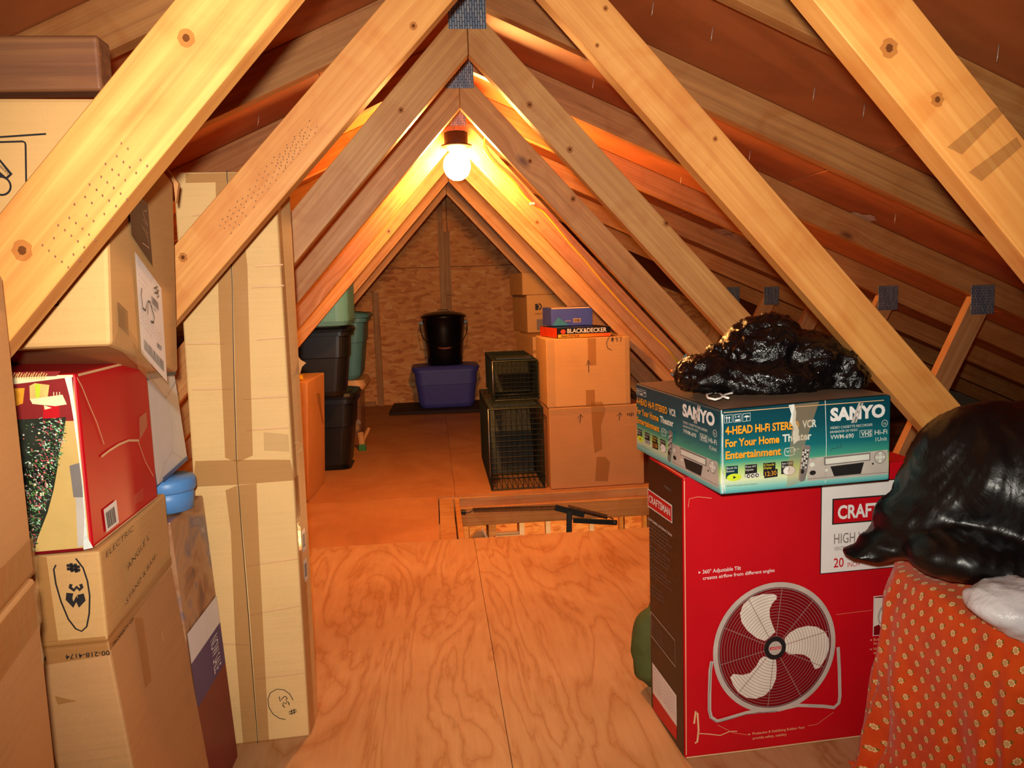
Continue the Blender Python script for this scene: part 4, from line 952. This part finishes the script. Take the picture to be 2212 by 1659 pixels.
I.ppoly([g1(-20, 1070), g1(0, 1080), g1(92, 1190), g1(50, 1230), g1(-20, 1190)], M_INK, 1); I.ppoly([g1(-20, 1085), g1(0, 1100), g1(70, 1190), g1(48, 1210), g1(-20, 1150)], M_CB, 2); I.ptext('TIMBERS', g1(-30, 1110), g1(60, 1195), 5, M_INK, 3); I.disc(I.P(*g1(15, 1270)), .012, .012, M_INK, 2, n=24, r0=.8)
I.build('printed_frame', gc, 'black printed frame lines')
I = face(gP, 'right'); gl_ = crop(250, 350, 4.88)
I.ppoly([gz(1330, 50), gz(1572, 235), gz(1588, 1105), gz(1345, 985)], M_WHITE, 1)
for i, (y, w1) in enumerate(((95, .7), (120, .9), (150, .6), (240, .4), (300, .3), (560, .9), (600, .95), (640, .9), (690, .5), (960, .5), (1000, .9))): I.ptext('ship to contents order', gz(1350, y), gz(1350 + 215 * w1, y + 150 * w1), 2.2, M_GREY, 2)
for x0, y0, x1, y1, h, n in ((1468, 365, 1535, 395, 75, 16), (1372, 830, 1560, 930, 100, 26)):
    for k in range(n):
        f = (k + .2) / n; x = x0 + (x1 - x0) * f; y = y0 + (y1 - y0) * f; I.ppoly([gz(x, y), gz(x + (x1 - x0) / n * r_.choice((.3, .5, .8)), y + 1), gz(x + (x1 - x0) / n * .5, y + h), gz(x, y + h)], M_INK, 2)
I.ptext('QTY1 OFFER', gz(1455, 480), gz(1510, 500), 6, M_INK, 2); I.ptext('0057', gz(1500, 825), gz(1545, 840), 10, M_INK, 2, .02)
I.pline([gz(*p) for p in ((1375, 355), (1365, 430), (1375, 540), (1400, 550), (1415, 470), (1420, 580), (1430, 440), (1450, 440), (1465, 500), (1485, 560), (1475, 615), (1450, 618))], .0034, M_INK, 3)
I.pline([gz(*p) for p in ((1520, 265), (1495, 280), (1500, 320), (1525, 310), (1530, 245), (1510, 260), (1540, 330), (1525, 350), (1520, 320), (1540, 270))], .0028, M_INK, 3)
I.build('shipping_label', gc, 'white shipping label with barcodes and marker scrawl')
I.ppoly([gl_(212, 205), gl_(412, 205), gl_(432, 825), gl_(222, 640)], M_DKBROWN, 1); I.pline([gl_(*p) for p in ((330, 650), (400, 660), (390, 560), (330, 480), (395, 520), (350, 400), (395, 440), (340, 320), (390, 300), (380, 230), (330, 250))], .0014, M_CREASE, 2); I.build('dark_print', gc, 'dark printed panel')
for k in range(14): I.ppoly([gz(1132, 632 + k * 17), gz(1230, 665 + k * 17), gz(1229, 672 + k * 17), gz(1131, 639 + k * 17)], M_DKBROWN, 1)
I.build('barcode', gc)
I.ppoly([gz(1120, 880), gz(1240, 830), gz(1450, 1080), gz(1280, 1130), gz(1060, 1080)], M_CLEAR, 3); I.ppoly([gz(1260, 930), gz(1450, 1050), gz(1700, 1180), gz(1690, 1320), gz(1300, 1160)], M_TAPE, 2); I.build_each('packing_tape', gc)
f1 = at(352, 352, Y=1.41); f2 = at(384, 398, Y=1.425); f3 = at(384, 440, Y=1.425)
bm = bmesh.new(); add_hexa(bm, [f2 + Vector((-.004, -.01, 0)), f3 + Vector((0, -.01, 0)), f3, f2 + Vector((-.004, 0, 0)), f1 + Vector((0, -.01, 0)), f2 + Vector((.004, -.01, .0)), f2 + Vector((.004, 0, 0)), f1], 0); bm_obj('loose_flap', bm, M_CBT, gc)

# plank on top of that carton
pl = tag(empty('wooden_plank', (-.6, 1.2, 1.25)), 'dark weathered wooden plank with a rounded end on top of the tilted carton', 'plank')
a = at(222, 205, Y=1.06); bm = bmesh.new(); add_box(bm, (-1.0, 1.06, 1.2535), (a.x, 1.10, 1.319), .005, 3); bm_obj('board', bm, MW['dark'], pl)

# two cartons at the left edge, nearest the camera
p0 = Vector((-.431, .87, 0)); dn = Vector((.022, -.114, 0)).normalized()
def edgec(z0, z1, lab, mat, dx=0):
    a = p0 + dn * .34; b = p0; left = Vector((dn.y, -dn.x, 0)) * .40
    P = [a + left, a, b, b + left]; P = [q + Vector((dx, 0, z0)) for q in P] + [q + Vector((dx, 0, z1)) for q in P]
    return hexa_obj('cardboard_carton', P, mat, lab, 'box', bev=.005), P
e1, E1 = edgec(0, .712, 'brown cardboard carton at the lower left edge, sealed with crinkled tape', M_CB2)
e2, E2 = edgec(.716, 1.03, 'brown cardboard carton at the left edge standing on another carton, nearest the camera', M_CB2)
I = face(E1, 'right'); I.rect(0, I.h - .05, I.w, I.h - .002, M_TAPE, 1); I.build_each('packing_tape', e1)
I = face(E2, 'right'); I.rect(0, .002, I.w, .04, M_TAPE, 1); I.build_each('packing_tape', e2)
bm = bmesh.new(); add_tube(bm, [p0 + Vector((-.004, -.006, z)) for z in (.60, .625, .65, .668, .685, .697, .706)], [.004, .007, .005, .008, .006, .008, .004], 7); bm_obj('crinkled_tape', bm, M_CLEAR, e1, smooth=True)

# white carton end behind the red one
q0, q1 = at(335, 1056, Y=1.455), at(412, 985, Z=at(335, 1056, Y=1.455).z + .002)
q1 = Vector((q1.x, min(q1.y, 1.715), 0)); z0 = at(335, 1056, Y=1.455).z; d_ = Vector((q1.x - q0.x, q1.y - q0.y, 0)); lf = Vector((-d_.y, d_.x, 0)).normalized() * .062
wP = [Vector((q0.x, q0.y, 0)) + lf, Vector((q0.x, q0.y, 0)), Vector((q1.x, q1.y, 0)), Vector((q1.x, q1.y, 0)) + lf]
wP = [p + Vector((0, 0, z0)) for p in wP] + [p + Vector((-.012, 0, z)) for p, z in zip(wP, (.868, .868, .845, .845))]
wc = hexa_obj('white_carton', wP, M_WHITE, 'white carton with blue edges and a crumpled end behind the red carton', 'box', bev=.004)
I = face(wP, 'right'); M_BLUEP = plain('blue_print', (70, 100, 150), .5)
I.line([(.004, .004), (.003, I.h - .004)], .012, M_BLUEP, 1); I.line([(.004, I.h - .006), (I.w, I.h - .02)], .011, M_BLUEP, 1); I.line([(.05, .004), (I.w - .01, .004)], .008, M_BLUEP, 1); I.build('blue_edging', wc)
I.pline([ck1(*p) for p in ((1690, 600), (1780, 720), (1880, 850), (2040, 570))], .0018, M_GREY, 1); I.pline([ck1(*p) for p in ((1880, 850), (1950, 1150), (1945, 1450))], .0012, M_SILVER, 1); I.pline([ck1(*p) for p in ((1945, 1450), (2100, 1560))], .0010, M_SILVER, 1); I.pline([ck1(*p) for p in ((1945, 1450), (1860, 1600), (1800, 1800))], .0010, M_SILVER, 1); I.build('creases', wc)

# printed carton and blue tub squeezed beside the tall carton
a = at(362, 1112, Y=1.50)
pP = [Vector((a.x - .10, 1.505, 0)), Vector((a.x + .030, 1.505, 0)), Vector((a.x + .034, 1.705, 0)), Vector((a.x - .10, 1.705, 0))]; pP = pP + [p + Vector((-.028, 0, .588)) for p in pP]
M_BLUR = NT('blurred_picture'); n_ = M_BLUR.noise(M_BLUR.coords((1, 1, 1)), 11, 3, .5, 1.2); M_BLUR.base(M_BLUR.ramp(n_, [(.25, lin(70, 50, 66)), (.42, lin(150, 96, 66)), (.55, lin(176, 128, 90)), (.7, lin(110, 96, 110)), (.85, lin(190, 170, 160))])); M_BLUR = M_BLUR.set(.3, 0, .5)
pc = hexa_obj('picture_carton', pP, M_BLUR, 'glossy carton with a blurred brown picture squeezed beside the tall narrow carton', 'box', bev=.003)
I = face(pP, 'right'); M_PURP = plain('purple_print', (58, 36, 110), .35); M_REDP = plain('dull_red_print', (120, 30, 34), .4)
I.rect(.003, .003, I.w - .003, .22, M_REDP, 1); I.rect(.003, .22, I.w - .003, .31, M_PURP, 1); I.rect(.003, .31, I.w - .003, .37, M_WHITE, 1); I.text('NOW SALE', (.12, .30), (.12, .23), .05, M_WHITE, 2); I.build('printed_side', pc)
I = face(pP, 'front'); I.rect(.003, .003, I.w - .003, .24, M_REDP, 1); I.rect(.003, .24, I.w - .003, .29, M_PURP, 1); I.rect(.003, .31, I.w - .003, .37, M_WHITE, 1); I.build('printed_front', pc)
tb_ = tag(empty('blue_tub', (a.x - .025, 1.59, .59)), 'pale blue plastic tub under the white carton, beside the tall narrow carton', 'tub')
M_PBLUE = plain('pale_blue_plastic', (84, 136, 196), .4, var=.08)
lathe('tub_body', [(.036, 0), (.047, .003), (.050, .05)], (a.x - .027, 1.59, .590), M_PBLUE, tb_); lathe('tub_rim', [(.052, .040), (.054, .044), (.054, .060), (.050, .066)], (a.x - .027, 1.59, .590), M_PBLUE, tb_)

# tall narrow carton
tP = [Vector((-.536, 1.751, 0)), Vector((-.322, 1.765, 0)), Vector((-.315, 1.863, 0)), Vector((-.533, 1.85, 0))]
tP = tP + [p + Vector((dx, -.004, 1.255)) for p, dx in zip(tP, (.020, .007, .014, .02))]
tall = hexa_obj('tall_carton', tP, M_CB3, 'tall narrow pale cardboard carton standing upright, numbered 32 near its foot', 'box', bev=.004)
I = face(tP, 'front')
seam = [(469, 370), (474, 441), (485, 614), (493, 834), (502, 1015), (515, 1150), (532, 1325), (558, 1612)]
I.pline(seam, .0016, M_DKBROWN, 4)
for px in ([(534, 577), (594, 575)], [(526, 622), (597, 620)], [(540, 735), (601, 731)], [(512, 862), (610, 858)], [(520, 930), (614, 925)], [(525, 1222), (637, 1208)], [(534, 1328), (644, 1309)], [(549, 1466), (655, 1454)], [(436, 1388), (535, 1392)], [(395, 465), (446, 462)], [(388, 742), (470, 742)], [(400, 840), (490, 840)]):
    I.pline(px, .0022, M_CREASE, 1); I.pline([(x, y + 3) for x, y in px], .0010, M_CB2, 1)
I.build('creases', tall)
I.ppoly([(445, 395), (469, 395), (485, 614), (502, 1000), (476, 990), (458, 700)], M_TAPE, 2); I.ppoly([(474, 395), (500, 440), (517, 576), (536, 986), (503, 1000), (486, 614)], M_TAPE, 2)
I.ppoly([(478, 1060), (503, 1050), (515, 1150), (532, 1325), (556, 1610), (526, 1612), (505, 1390), (491, 1150)], M_TAPE, 2); I.ppoly([(505, 1050), (545, 1046), (551, 1150), (566, 1380), (582, 1606), (559, 1610), (535, 1325), (517, 1150)], M_TAPE, 2)
I.ppoly([(380, 376), (620, 376), (620, 394), (380, 396)], M_TAPE, 3); I.build_each('packing_tape', tall)
I.ppoly([ck2(1300, 935), ck2(1590, 930), ck2(1950, 935), ck2(1985, 1075), ck2(1600, 1100), ck2(1290, 1110)], M_TAPE, 5); I.ppoly([ck2(1765, 745), ck2(1935, 762), ck2(1945, 880), ck2(1770, 870)], M_CLEAR, 6); I.build_each('waist_tape', tall)
cc = [ck6(*p) for p in ((985, 1185), (960, 1140), (920, 1112), (870, 1105), (825, 1130), (808, 1175), (815, 1230), (845, 1280), (890, 1310), (935, 1320))]
I.pline(cc, .0016, M_INK, 5); scr_px(I, ck6, '#', (960, 1300), (-10, -60), (55, -10), .0018); scr_px(I, ck6, '3', (925, 1245), (-30, -55), (40, -20), .0020); scr_px(I, ck6, '2', (895, 1200), (-14, -52), (52, -10), .0020)
I.build('marker_number', tall, 'black marker number 32 in a circle')
I = face(tP, 'right'); I.rect(.003, 0, I.w * .55, I.h, M_TAPE, 1); I.rect(.003, .50, I.w - .002, .60, M_TAPE, 2)
for z, m in ((.47, M_WHITE), (.40, M_WHITE)): I.rect(I.w * .35, z - .05, I.w * .65, z + .0, m, 3); I.barcode(I.w * .4, z - .04, I.w * .6, z - .01, M_INK, 4, 5, False)
I.build_each('packing_tape', tall)
lpts = [at(628, 962, Y=1.79), at(642, 955, Y=1.79), at(653, 962, Y=1.80), at(646, 978, Y=1.80), at(634, 990, Y=1.80), at(626, 998, Y=1.79)]
tube('tape_loop', lpts, .0026, M_CLEAR, tall, 6)

# ================================================================== middle distance, left
cP = quadbox((-.86, 3.875), (1, .0), .225, .42, 0, .585, ddir=(.06, 1), lean=(.03, 0))
oc = hexa_obj('cardboard_carton', cP, M_CBT, 'narrow brown carton standing on the floor just behind the tall narrow carton', 'box', bev=.006)
I = face(cP, 'right'); I.ppoly([(683, 850), (690, 850), (698, 915), (695, 915)], M_TAPE, 1); I.build_each('packing_tape', oc)
yl = empty('yellow_level', (-.70, 3.95, .586)); tag(yl, 'yellow bar lying on the narrow brown carton', 'bar')
bm = bmesh.new(); add_box(bm, (-.86, 3.93, .588), (-.645, 3.965, .61), .004, 2); bm_obj('bar_body', bm, plain('yellow_plastic', (238, 178, 24), .35), yl); box('end_cap', (-.645, 3.932, .589), (-.638, 3.963, .608), M_YEL, yl, bev=.001)

def rrect(hx, hy, r, n=6):
    out = []
    for cx_, cy_, a0 in ((hx - r, hy - r, 0), (-hx + r, hy - r, 90), (-hx + r, -hy + r, 180), (hx - r, -hy + r, 270)):
        for k in range(n + 1):
            a = math.radians(a0 + 90 * k / n); out.append((cx_ + r * math.cos(a), cy_ + r * math.sin(a)))
    return out
def add_loft(bm, c, rings, rz=0.0):
    prev = None; ca, sa = math.cos(rz), math.sin(rz); first = None
    for hx, hy, r, z in rings:
        ring = [bm.verts.new((c[0] + x * ca - y * sa, c[1] + x * sa + y * ca, c[2] + z)) for x, y in rrect(hx, hy, r)]
        if prev:
            for k in range(len(ring)): bm.faces.new((prev[k], prev[(k + 1) % len(ring)], ring[(k + 1) % len(ring)], ring[k]))
        else: bm.faces.new(ring[::-1])
        prev = ring
    bm.faces.new(prev)
def tote(name, c, hx, hy, h, mat, label, lid=None, rz=0.0, group=None, taper=.86):
    t = tag(empty(name, c), label, 'storage tote', group)
    f = lambda z: taper + (1 - taper) * z / h
    R = [(hx * .80, hy * .80, .05, 0), (hx * f(0) * .97, hy * f(0) * .97, .06, .008), (hx * f(.03), hy * f(.03), .06, .03), (hx * f(h * .55), hy * f(h * .55), .06, h * .55), (hx * f(h * .55) + .006, hy * f(h * .55) + .006, .06, h * .56), (hx * f(h * .85), hy * f(h * .85), .06, h * .86)]
    bm = bmesh.new(); add_loft(bm, c, R, rz); b = bm_obj('tote_body', bm, mat, t)
    bm = bmesh.new(); add_loft(bm, c, [(hx * .97, hy * .97, .06, h * .855), (hx * 1.03, hy * 1.03, .065, h * .86), (hx * 1.03, hy * 1.03, .065, h * .915)], rz); bm_obj('tote_rim', bm, mat, t)
    bm = bmesh.new(); add_loft(bm, c, [(hx * 1.06, hy * 1.06, .07, h * .92), (hx * 1.07, hy * 1.07, .07, h * .95), (hx * 1.03, hy * 1.03, .065, h * .985), (hx * .9, hy * .9, .06, h * .985), (hx * .88, hy * .88, .055, h * 1.0)], rz); bm_obj('tote_lid', bm, lid or mat, t)
    return t
M_TBLK = plain('black_tote', (20, 22, 23), .38, var=.15); M_TGRN = plain('green_tote', (86, 146, 160), .42, var=.08); M_TBLU = plain('blue_tote', (72, 76, 168), .42, var=.06)
tote('storage_tote', (-.675, 4.70, 0.0), .218, .18, .445, M_TBLK, 'black storage tote at the bottom of the pile, standing on the floor', taper=.76)
tote('storage_tote', (-.75, 4.435, .447), .305, .12, .378, M_TBLK, 'black storage tote on top of the other black one')
tote('storage_tote', (-.71, 4.31, .827), .295, .22, .42, M_TGRN, 'green storage tote topmost of the pile, on the two black ones', taper=.97)
q = at(785, 835, Y=5.75)
tote('storage_tote', (-.86, 5.78, .40), .40, .24, .46, M_TGRN, 'green storage tote half hidden behind the black totes, right of them')
wx = empty('cream_carton', (-.86, 5.78, 0)); tag(wx, 'low cream-topped clear bin with crumpled white paper, under the hidden green tote', 'bin')
M_CLRB = plain('cloudy_clear_plastic', (160, 120, 96), .3, alpha=.45)
bm = bmesh.new(); add_loft(bm, (-.86, 5.78, 0.001), [(.33, .20, .05, 0), (.34, .21, .05, .33)]); bm_obj('bin_body', bm, M_CLRB, wx)
bm = bmesh.new(); add_loft(bm, (-.86, 5.78, 0), [(.37, .235, .06, .333), (.385, .24, .06, .36), (.37, .23, .06, .398)]); bm_obj('bin_lid', bm, plain('cream_lid', (226, 180, 130), .4), wx)
for i in range(16):
    bm = bmesh.new(); r2 = random.Random(i); cpos = (-.60 + r2.uniform(-.10, .05), 5.60 + r2.uniform(.03, .12), .045 + .017 * i)
    bmesh.ops.create_icosphere(bm, subdivisions=2, radius=r2.uniform(.02, .036), matrix=Matrix.Translation(cpos))
    for v in bm.verts: v.co += Vector((r2.uniform(-.006, .006), r2.uniform(-.006, .006), r2.uniform(-.006, .006)))
    bm_obj('paper_ball', bm, M_WHITE if i % 3 else M_CB3, wx)
g0 = at(783, 990, Y=5.1); gcup = tag(empty('hand_broom', (g0.x, 5.1, 0)), 'small brush with green end and tan handle leaning beside the bins', 'brush')
stick('green_end', at(784, 990, Y=5.08), at(783, 962, Y=5.12), .045, .04, plain('green_bristle', (52, 116, 66), .8), gcup); stick('handle', at(783, 962, Y=5.12), at(779, 935, Y=5.16), .036, .03, MW['stud'], gcup); stick('bristle_tuft', at(783, 955, Y=5.13), at(797, 925, Y=5.20), .02, .02, MW['stud'], gcup)
ff = [at(x, y, Y=1.86) for x, y in ((640, 766), (650, 778), (661, 784), (652, 793), (648, 808), (638, 800))]
bm = bmesh.new(); A = [bm.verts.new(p) for p in ff]; B = [bm.verts.new(p + Vector((0, .003, 0))) for p in ff]; bm.faces.new(A); bm.faces.new(B[::-1])
for i in range(6): bm.faces.new((A[(i + 1) % 6], A[i], B[i], B[(i + 1) % 6]))
bm_obj('torn_flap', bm, M_CBT, tall)

# ================================================================== far wall group
bx = Vector((.089, 6.72, 0)); mt = tag(empty('dark_board', (0, 6.6, 0)), 'flat dark board on the floor under the blue tote', 'board')
bm = bmesh.new(); P = [Vector(p) for p in ((-.385, 6.50, 0.001), (.42, 6.44, 0.001), (.44, 6.98, 0.001), (-.37, 7.02, 0.001))]; add_hexa(bm, P + [p + Vector((0, 0, .026)) for p in P], .003); bm_obj('board_slab', bm, plain('dark_plank', (44, 30, 24), .7), mt)
tote('storage_tote', (.087, 6.76, .029), .262, .19, .345, M_TBLU, 'blue storage tote against the end wall with a black pail on its lid')
bk = tag(empty('lidded_pail', (.087, 6.76, .375)), 'black lidded metal pail with a wire bail standing on the blue tote', 'pail')
M_PAIL = plain('black_enamel', (14, 13, 13), .3, spec=.55); o_ = (.087, 6.76, .3755)
lathe('pail_body', [(.138, 0), (.142, .004), (.168, .30), (.176, .385), (.180, .388), (.180, .394)], o_, M_PAIL, bk, 40)
lathe('pail_lid', [(.188, .388), (.190, .396), (.187, .404), (.150, .424), (.085, .437), (.003, .441)], o_, M_PAIL, bk, 40)
tube('lid_handle', [(o_[0] - .045, 6.76, .375 + .436), (o_[0] - .043, 6.76, .375 + .452), (o_[0] + .043, 6.76, .375 + .452), (o_[0] + .045, 6.76, .375 + .436)], .0035, M_PAIL, bk, 6)
for sg in (-1, 1): stick('ear', (o_[0] + sg * .168, 6.76, .375 + .345), (o_[0] + sg * .200, 6.76, .375 + .352), .028, .02, M_PAIL, bk)
pts = []
for k in range(25):
    a = math.pi * k / 24; pts.append((o_[0] - .196 * math.cos(a), 6.76 - .185 * math.sin(a) - .02 * math.sin(a), .375 + .345 - .20 * math.sin(a) ** .75))
tube('bail_wire', pts, .0035, M_BLKMETAL, bk, 6); tube('bail_grip', pts[10:15], .008, plain('red_brown_grip', (150, 84, 60), .4), bk, 8)

# ================================================================== cartons on the right, middle distance
def plainbox(fl, rdir, wd, dp, z0, z1, mat, label, group=None, ddir=None, name='cardboard_carton'):
    P = quadbox(fl, rdir, wd, dp, z0, z1, ddir=ddir); return hexa_obj(name, P, mat, label, 'box', group, bev=.005), P
b1, B1 = plainbox((.543, 3.845), (1, .03), .475, .42, 0, .405, M_CB2, 'cardboard carton standing on the floor beside the floor hatch, lower of two')
b2, B2 = plainbox((.538, 3.85), (1, .02), .415, .34, .407, .742, M_CB, 'cardboard carton numbered 97, standing on a lower carton by the hatch')
k97 = crop(1000, 700, 4.365)
I = face(B2, 'front'); el = [k97(*p) for p in ((1460, 88), (1410, 95), (1370, 130), (1350, 180), (1362, 225), (1400, 245))]; I.pline(el, .0022, M_INK, 2); scr_px(I, k97, '#97', (1392, 165), (38, 0), (0, -42), .0026); I.pline([k97(1185, 455), k97(1180, 340)], .0026, M_INK, 2); I.pline([k97(1163, 385), k97(1180, 340), k97(1200, 375)], .0026, M_INK, 2); I.build('marker_number', b2, 'marker number 97 and an arrow')
I.rect(.205, .20, .245, I.h - .002, M_TAPE, 1); I.rect(.190, .0, .235, .08, M_TAPE, 1); I.rect(.0, .0, .04, I.h, M_CLEAR, 1); I.rect(I.w - .025, .0, I.w, I.h, M_CLEAR, 1); I.build_each('packing_tape', b2)
I = face(B1, 'front'); 
for x in (1100, 1470): I.pline([k97(x, 930 - (x - 1100) * .06), k97(x + 12, 852 - (x - 1100) * .05)], .0026, M_INK, 2); I.pline([k97(x - 22, 890 - (x - 1100) * .06), k97(x + 12, 852 - (x - 1100) * .05), k97(x + 30, 880 - (x - 1100) * .06)], .0026, M_INK, 2)
I.ptext('up', k97(1545, 860), k97(1610, 858), 9, M_INK, 2); I.build('marker_arrows', b1, 'two marker arrows and the word up')
I.ppoly([k97(*p) for p in ((1205, 735), (1310, 730), (1345, 800), (1300, 960), (1310, 1180), (1240, 1215), (1220, 1000))], M_TAPE, 1); I.ppoly([k97(*p) for p in ((1260, 1250), (1340, 1250), (1385, 1300), (1365, 1480), (1245, 1480))], M_TAPE, 1); I.rect(0, I.h - .03, I.w, I.h - .001, M_CLEAR, 2); I.build_each('packing_tape', b1)

sP = quadbox((.600, 3.87), (1, .02), .262, .26, .744, .793, ddir=(-.20, 1)); M_PSB = plain('black_gloss_print', (22, 20, 22), .3); M_AMBER = shade_print('amber_band', [(0, lin(236, 180, 30)), (1, lin(232, 96, 24))], 0, 3.8, .5)
ps = hexa_obj('paint_tool_box', sP, M_PSB, 'flat black and orange paint tool box on the carton numbered 97', 'box', bev=.002)
kp = crop(1000, 500, 4.424); I = face(sP, 'front')
I.rect(.001, .001, I.w - .001, .0175, M_AMBER, 1); 
q = (.0265, .031); I.put([(q[0] + .0135 * math.cos(math.radians(60 * k)), q[1] + .0115 * math.sin(math.radians(60 * k))) for k in range(6)], plain('orange_red_print', (226, 70, 36), .35), 2)
I.text('BLACK&DECKER', (.047, .0235), (.242, .0235), .0205, M_WHITE, 3, .02); I.text('PAINTSTICK', (.015, .0035), (.108, .0035), .0105, M_BLACK, 3, .02, .2); I.text('INTERIOR', (.228, .004), (.252, .004), .003, M_RED, 3); I.build('lettering', ps, 'white and black lettering with an orange hexagon')
I = face(sP, 'left'); I.rect(.001, .001, I.w - .006, I.h - .001, plain('orange_red_side', (206, 60, 22), .35), 1); I.ptext('CONTENTS', kp(835, 910), kp(880, 915), 4, M_BLACK, 2); I.build('orange_end', ps, 'orange-red end panel')
uP = quadbox((.592, 4.02), (1, .02), .212, .17, .795, .887, ddir=(-.12, 1)); ub = hexa_obj('blue_carton', uP, plain('blue_gloss_print', (66, 84, 176), .22, spec=.6), 'glossy blue box with a small barcode on the paint tool box', 'box', bev=.002)
I = face(uP, 'front'); I.put([(.004, .003), (.09, .003), (.035, .045)], plain('teal_triangle', (58, 130, 160), .25), 1); I.rect(.112, .016, .150, .036, M_CREASE, 1); I.barcode(.114, .018, .148, .034, M_INK, 2, 9); I.line([(.002, .089), (.21, .089)], .006, M_CREASE, 1); I.text('made in china', (.07, .022), (.10, .022), .007, M_CREASE, 2); I.build('printed_front', ub)
I = face(uP, 'top'); I.rect(.004, .004, I.w * .4, I.h * .5, M_CREASE, 1); I.build('printed_top', ub)

# boxes further back
b3, B3 = plainbox((.585, 4.75), (1, .0), .30, .45, 0.0, .70, M_CB, 'tall cardboard carton in shadow behind the cartons by the hatch', ddir=(-.12, 1))
I = face(B3, 'front'); I.rect(.0, .60, .10, .62, M_TAPE, 1); I.build_each('packing_tape', b3)
b4, B4 = plainbox((.60, 4.62 + .5), (1, 0), .36, .40, .703, .955 - .012, M_CB, 'pale carton with a small dark logo, behind the glossy blue box', ddir=(-.13, 1))
b5, B5 = plainbox((.575, 5.12), (1, 0), .40, .36, .944, 1.085, M_CB, 'plain carton topmost at the back, under the last truss web', ddir=(-.13, 1))
k4 = crop(1000, 500, 4.424); I = face(B4, 'front'); cx_ = (.075, .165)
I.disc(cx_, .020, .022, M_INK, 1, n=24, r0=.62, a0=-1.5, a1=1.5); I.put([(cx_[0] - .022, cx_[1] - .022), (cx_[0] - .006, cx_[1] - .022), (cx_[0] + .004, cx_[1]), (cx_[0] - .006, cx_[1] + .018), (cx_[0] - .022, cx_[1] + .018)], M_INK, 1); I.text('DIRECTV', (.052, .115), (.108, .115), .010, M_INK, 1); I.rect(.06, .015, .11, .085, M_GREY, 1); I.build('printed_logo', b4, 'small dark printed logo')

# ---- wire cage traps
M_WIRE = plain('green_black_wire', (30, 40, 34), .45, metal=.3)
def cage(name, fl, rdir, wd, dp, z0, h, label, sp=.026):
    t = tag(empty(name, (fl[0], fl[1], z0)), label, 'animal trap', 'wire cage traps')
    P = quadbox(fl, rdir, wd, dp, z0 + .004, z0 + h); r = .0019
    def grid(nm, a, b, c, nu, nv):
        bm = bmesh.new(); a, b, c = Vector(a), Vector(b), Vector(c)
        for i in range(nu + 1): o = a + (b - a) * i / nu; add_tube(bm, [o, o + (c - a)], r * .75, 4, cap=False)
        for i in range(nv + 1): o = a + (c - a) * i / nv; add_tube(bm, [o, o + (b - a)], r * .75, 4, cap=False)
        x = bm_obj(nm, bm, M_WIRE, t); x['kind'] = 'stuff'; return x
    nu, nv, nd = max(6, int(wd / sp)), max(5, int(h / sp)), int(dp / sp)
    grid('front_mesh', P[0], P[1], P[4], nu, nv); grid('back_mesh', P[3], P[2], P[7], nu, nv); grid('side_mesh', P[0], P[3], P[4], nd, nv); grid('side_mesh', P[1], P[2], P[5], nd, nv); grid('top_mesh', P[4], P[5], P[7], nu, nd); grid('floor_mesh', P[0], P[1], P[3], nu, nd)
    bm = bmesh.new()
    for a, b in ((0, 1), (1, 2), (2, 3), (3, 0), (4, 5), (5, 6), (6, 7), (7, 4), (0, 4), (1, 5), (2, 6), (3, 7)): add_tube(bm, [P[a], P[b]], .0036, 6)
    bm_obj('wire_frame', bm, M_WIRE, t)
    m = lambda f, z: P[0] + (P[3] - P[0]) * f + Vector((0, 0, z)); w_ = P[1] - P[0]
    bm = bmesh.new(); a, b = m(.40, .01) + w_ * .04, m(.62, h * .95) + w_ * .04; add_hexa(bm, [a, a + w_ * .92, a + w_ * .92 + Vector((0, .004, 0)), a + Vector((0, .004, 0)), b, b + w_ * .92, b + w_ * .92 + Vector((0, .004, 0)), b + Vector((0, .004, 0))]); bm_obj('trap_door', bm, plain('dark_green_sheet', (34, 44, 38), .5, metal=.2), t)
    for sg, q in ((0, P[1]), (1, P[2])):
        pass
    bm = bmesh.new(); a = m(.1, h) ; add_hexa(bm, [a + w_ * .08, a + w_ * .92, m(.32, h) + w_ * .92, m(.32, h) + w_ * .08, a + w_ * .08 + Vector((0, 0, .006)), a + w_ * .92 + Vector((0, 0, .006)), m(.32, h) + w_ * .92 + Vector((0, 0, .006)), m(.32, h) + w_ * .08 + Vector((0, 0, .006))]); bm_obj('handle_plate', bm, plain('dark_green_sheet_top', (40, 50, 42), .45, metal=.2), t)
    bm = bmesh.new(); s_ = P[1] + (P[2] - P[1]) * .30 + Vector((.001, 0, 0)); e_ = P[1] + (P[2] - P[1]) * .62 + Vector((.001, 0, 0))
    add_hexa(bm, [s_, s_ + Vector((.002, 0, 0)), e_ + Vector((.002, 0, 0)), e_, s_ + Vector((0, 0, h * .7)), s_ + Vector((.002, 0, h * .7)), e_ + Vector((.002, 0, h * .7)), e_ + Vector((0, 0, h * .7))]); bm_obj('side_plate', bm, M_BLKMETAL, t)
    tube('trigger_rod', [P[0] + (P[3] - P[0]) * f + Vector((-.006, 0, z)) for f, z in ((0, h * .14), (.0, h * .5), (.0, h))], .003, M_METAL, t, 6)
    tube('latch_bar', [P[0] + Vector((-.012, -.004, h * .14)), P[1] + Vector((.004, -.004, h * .14))], .0034, M_WIRE, t, 6)
    return t
cage('cage_trap', (.255, 3.885), (1, .0), .262, .80, 0.002, .405, 'larger green wire cage trap standing on the floor left of the two cartons')
cage('cage_trap', (.298, 4.08), (1, .0), .225, .62, .418, .205, 'smaller green wire cage trap on top of the larger one', .022)
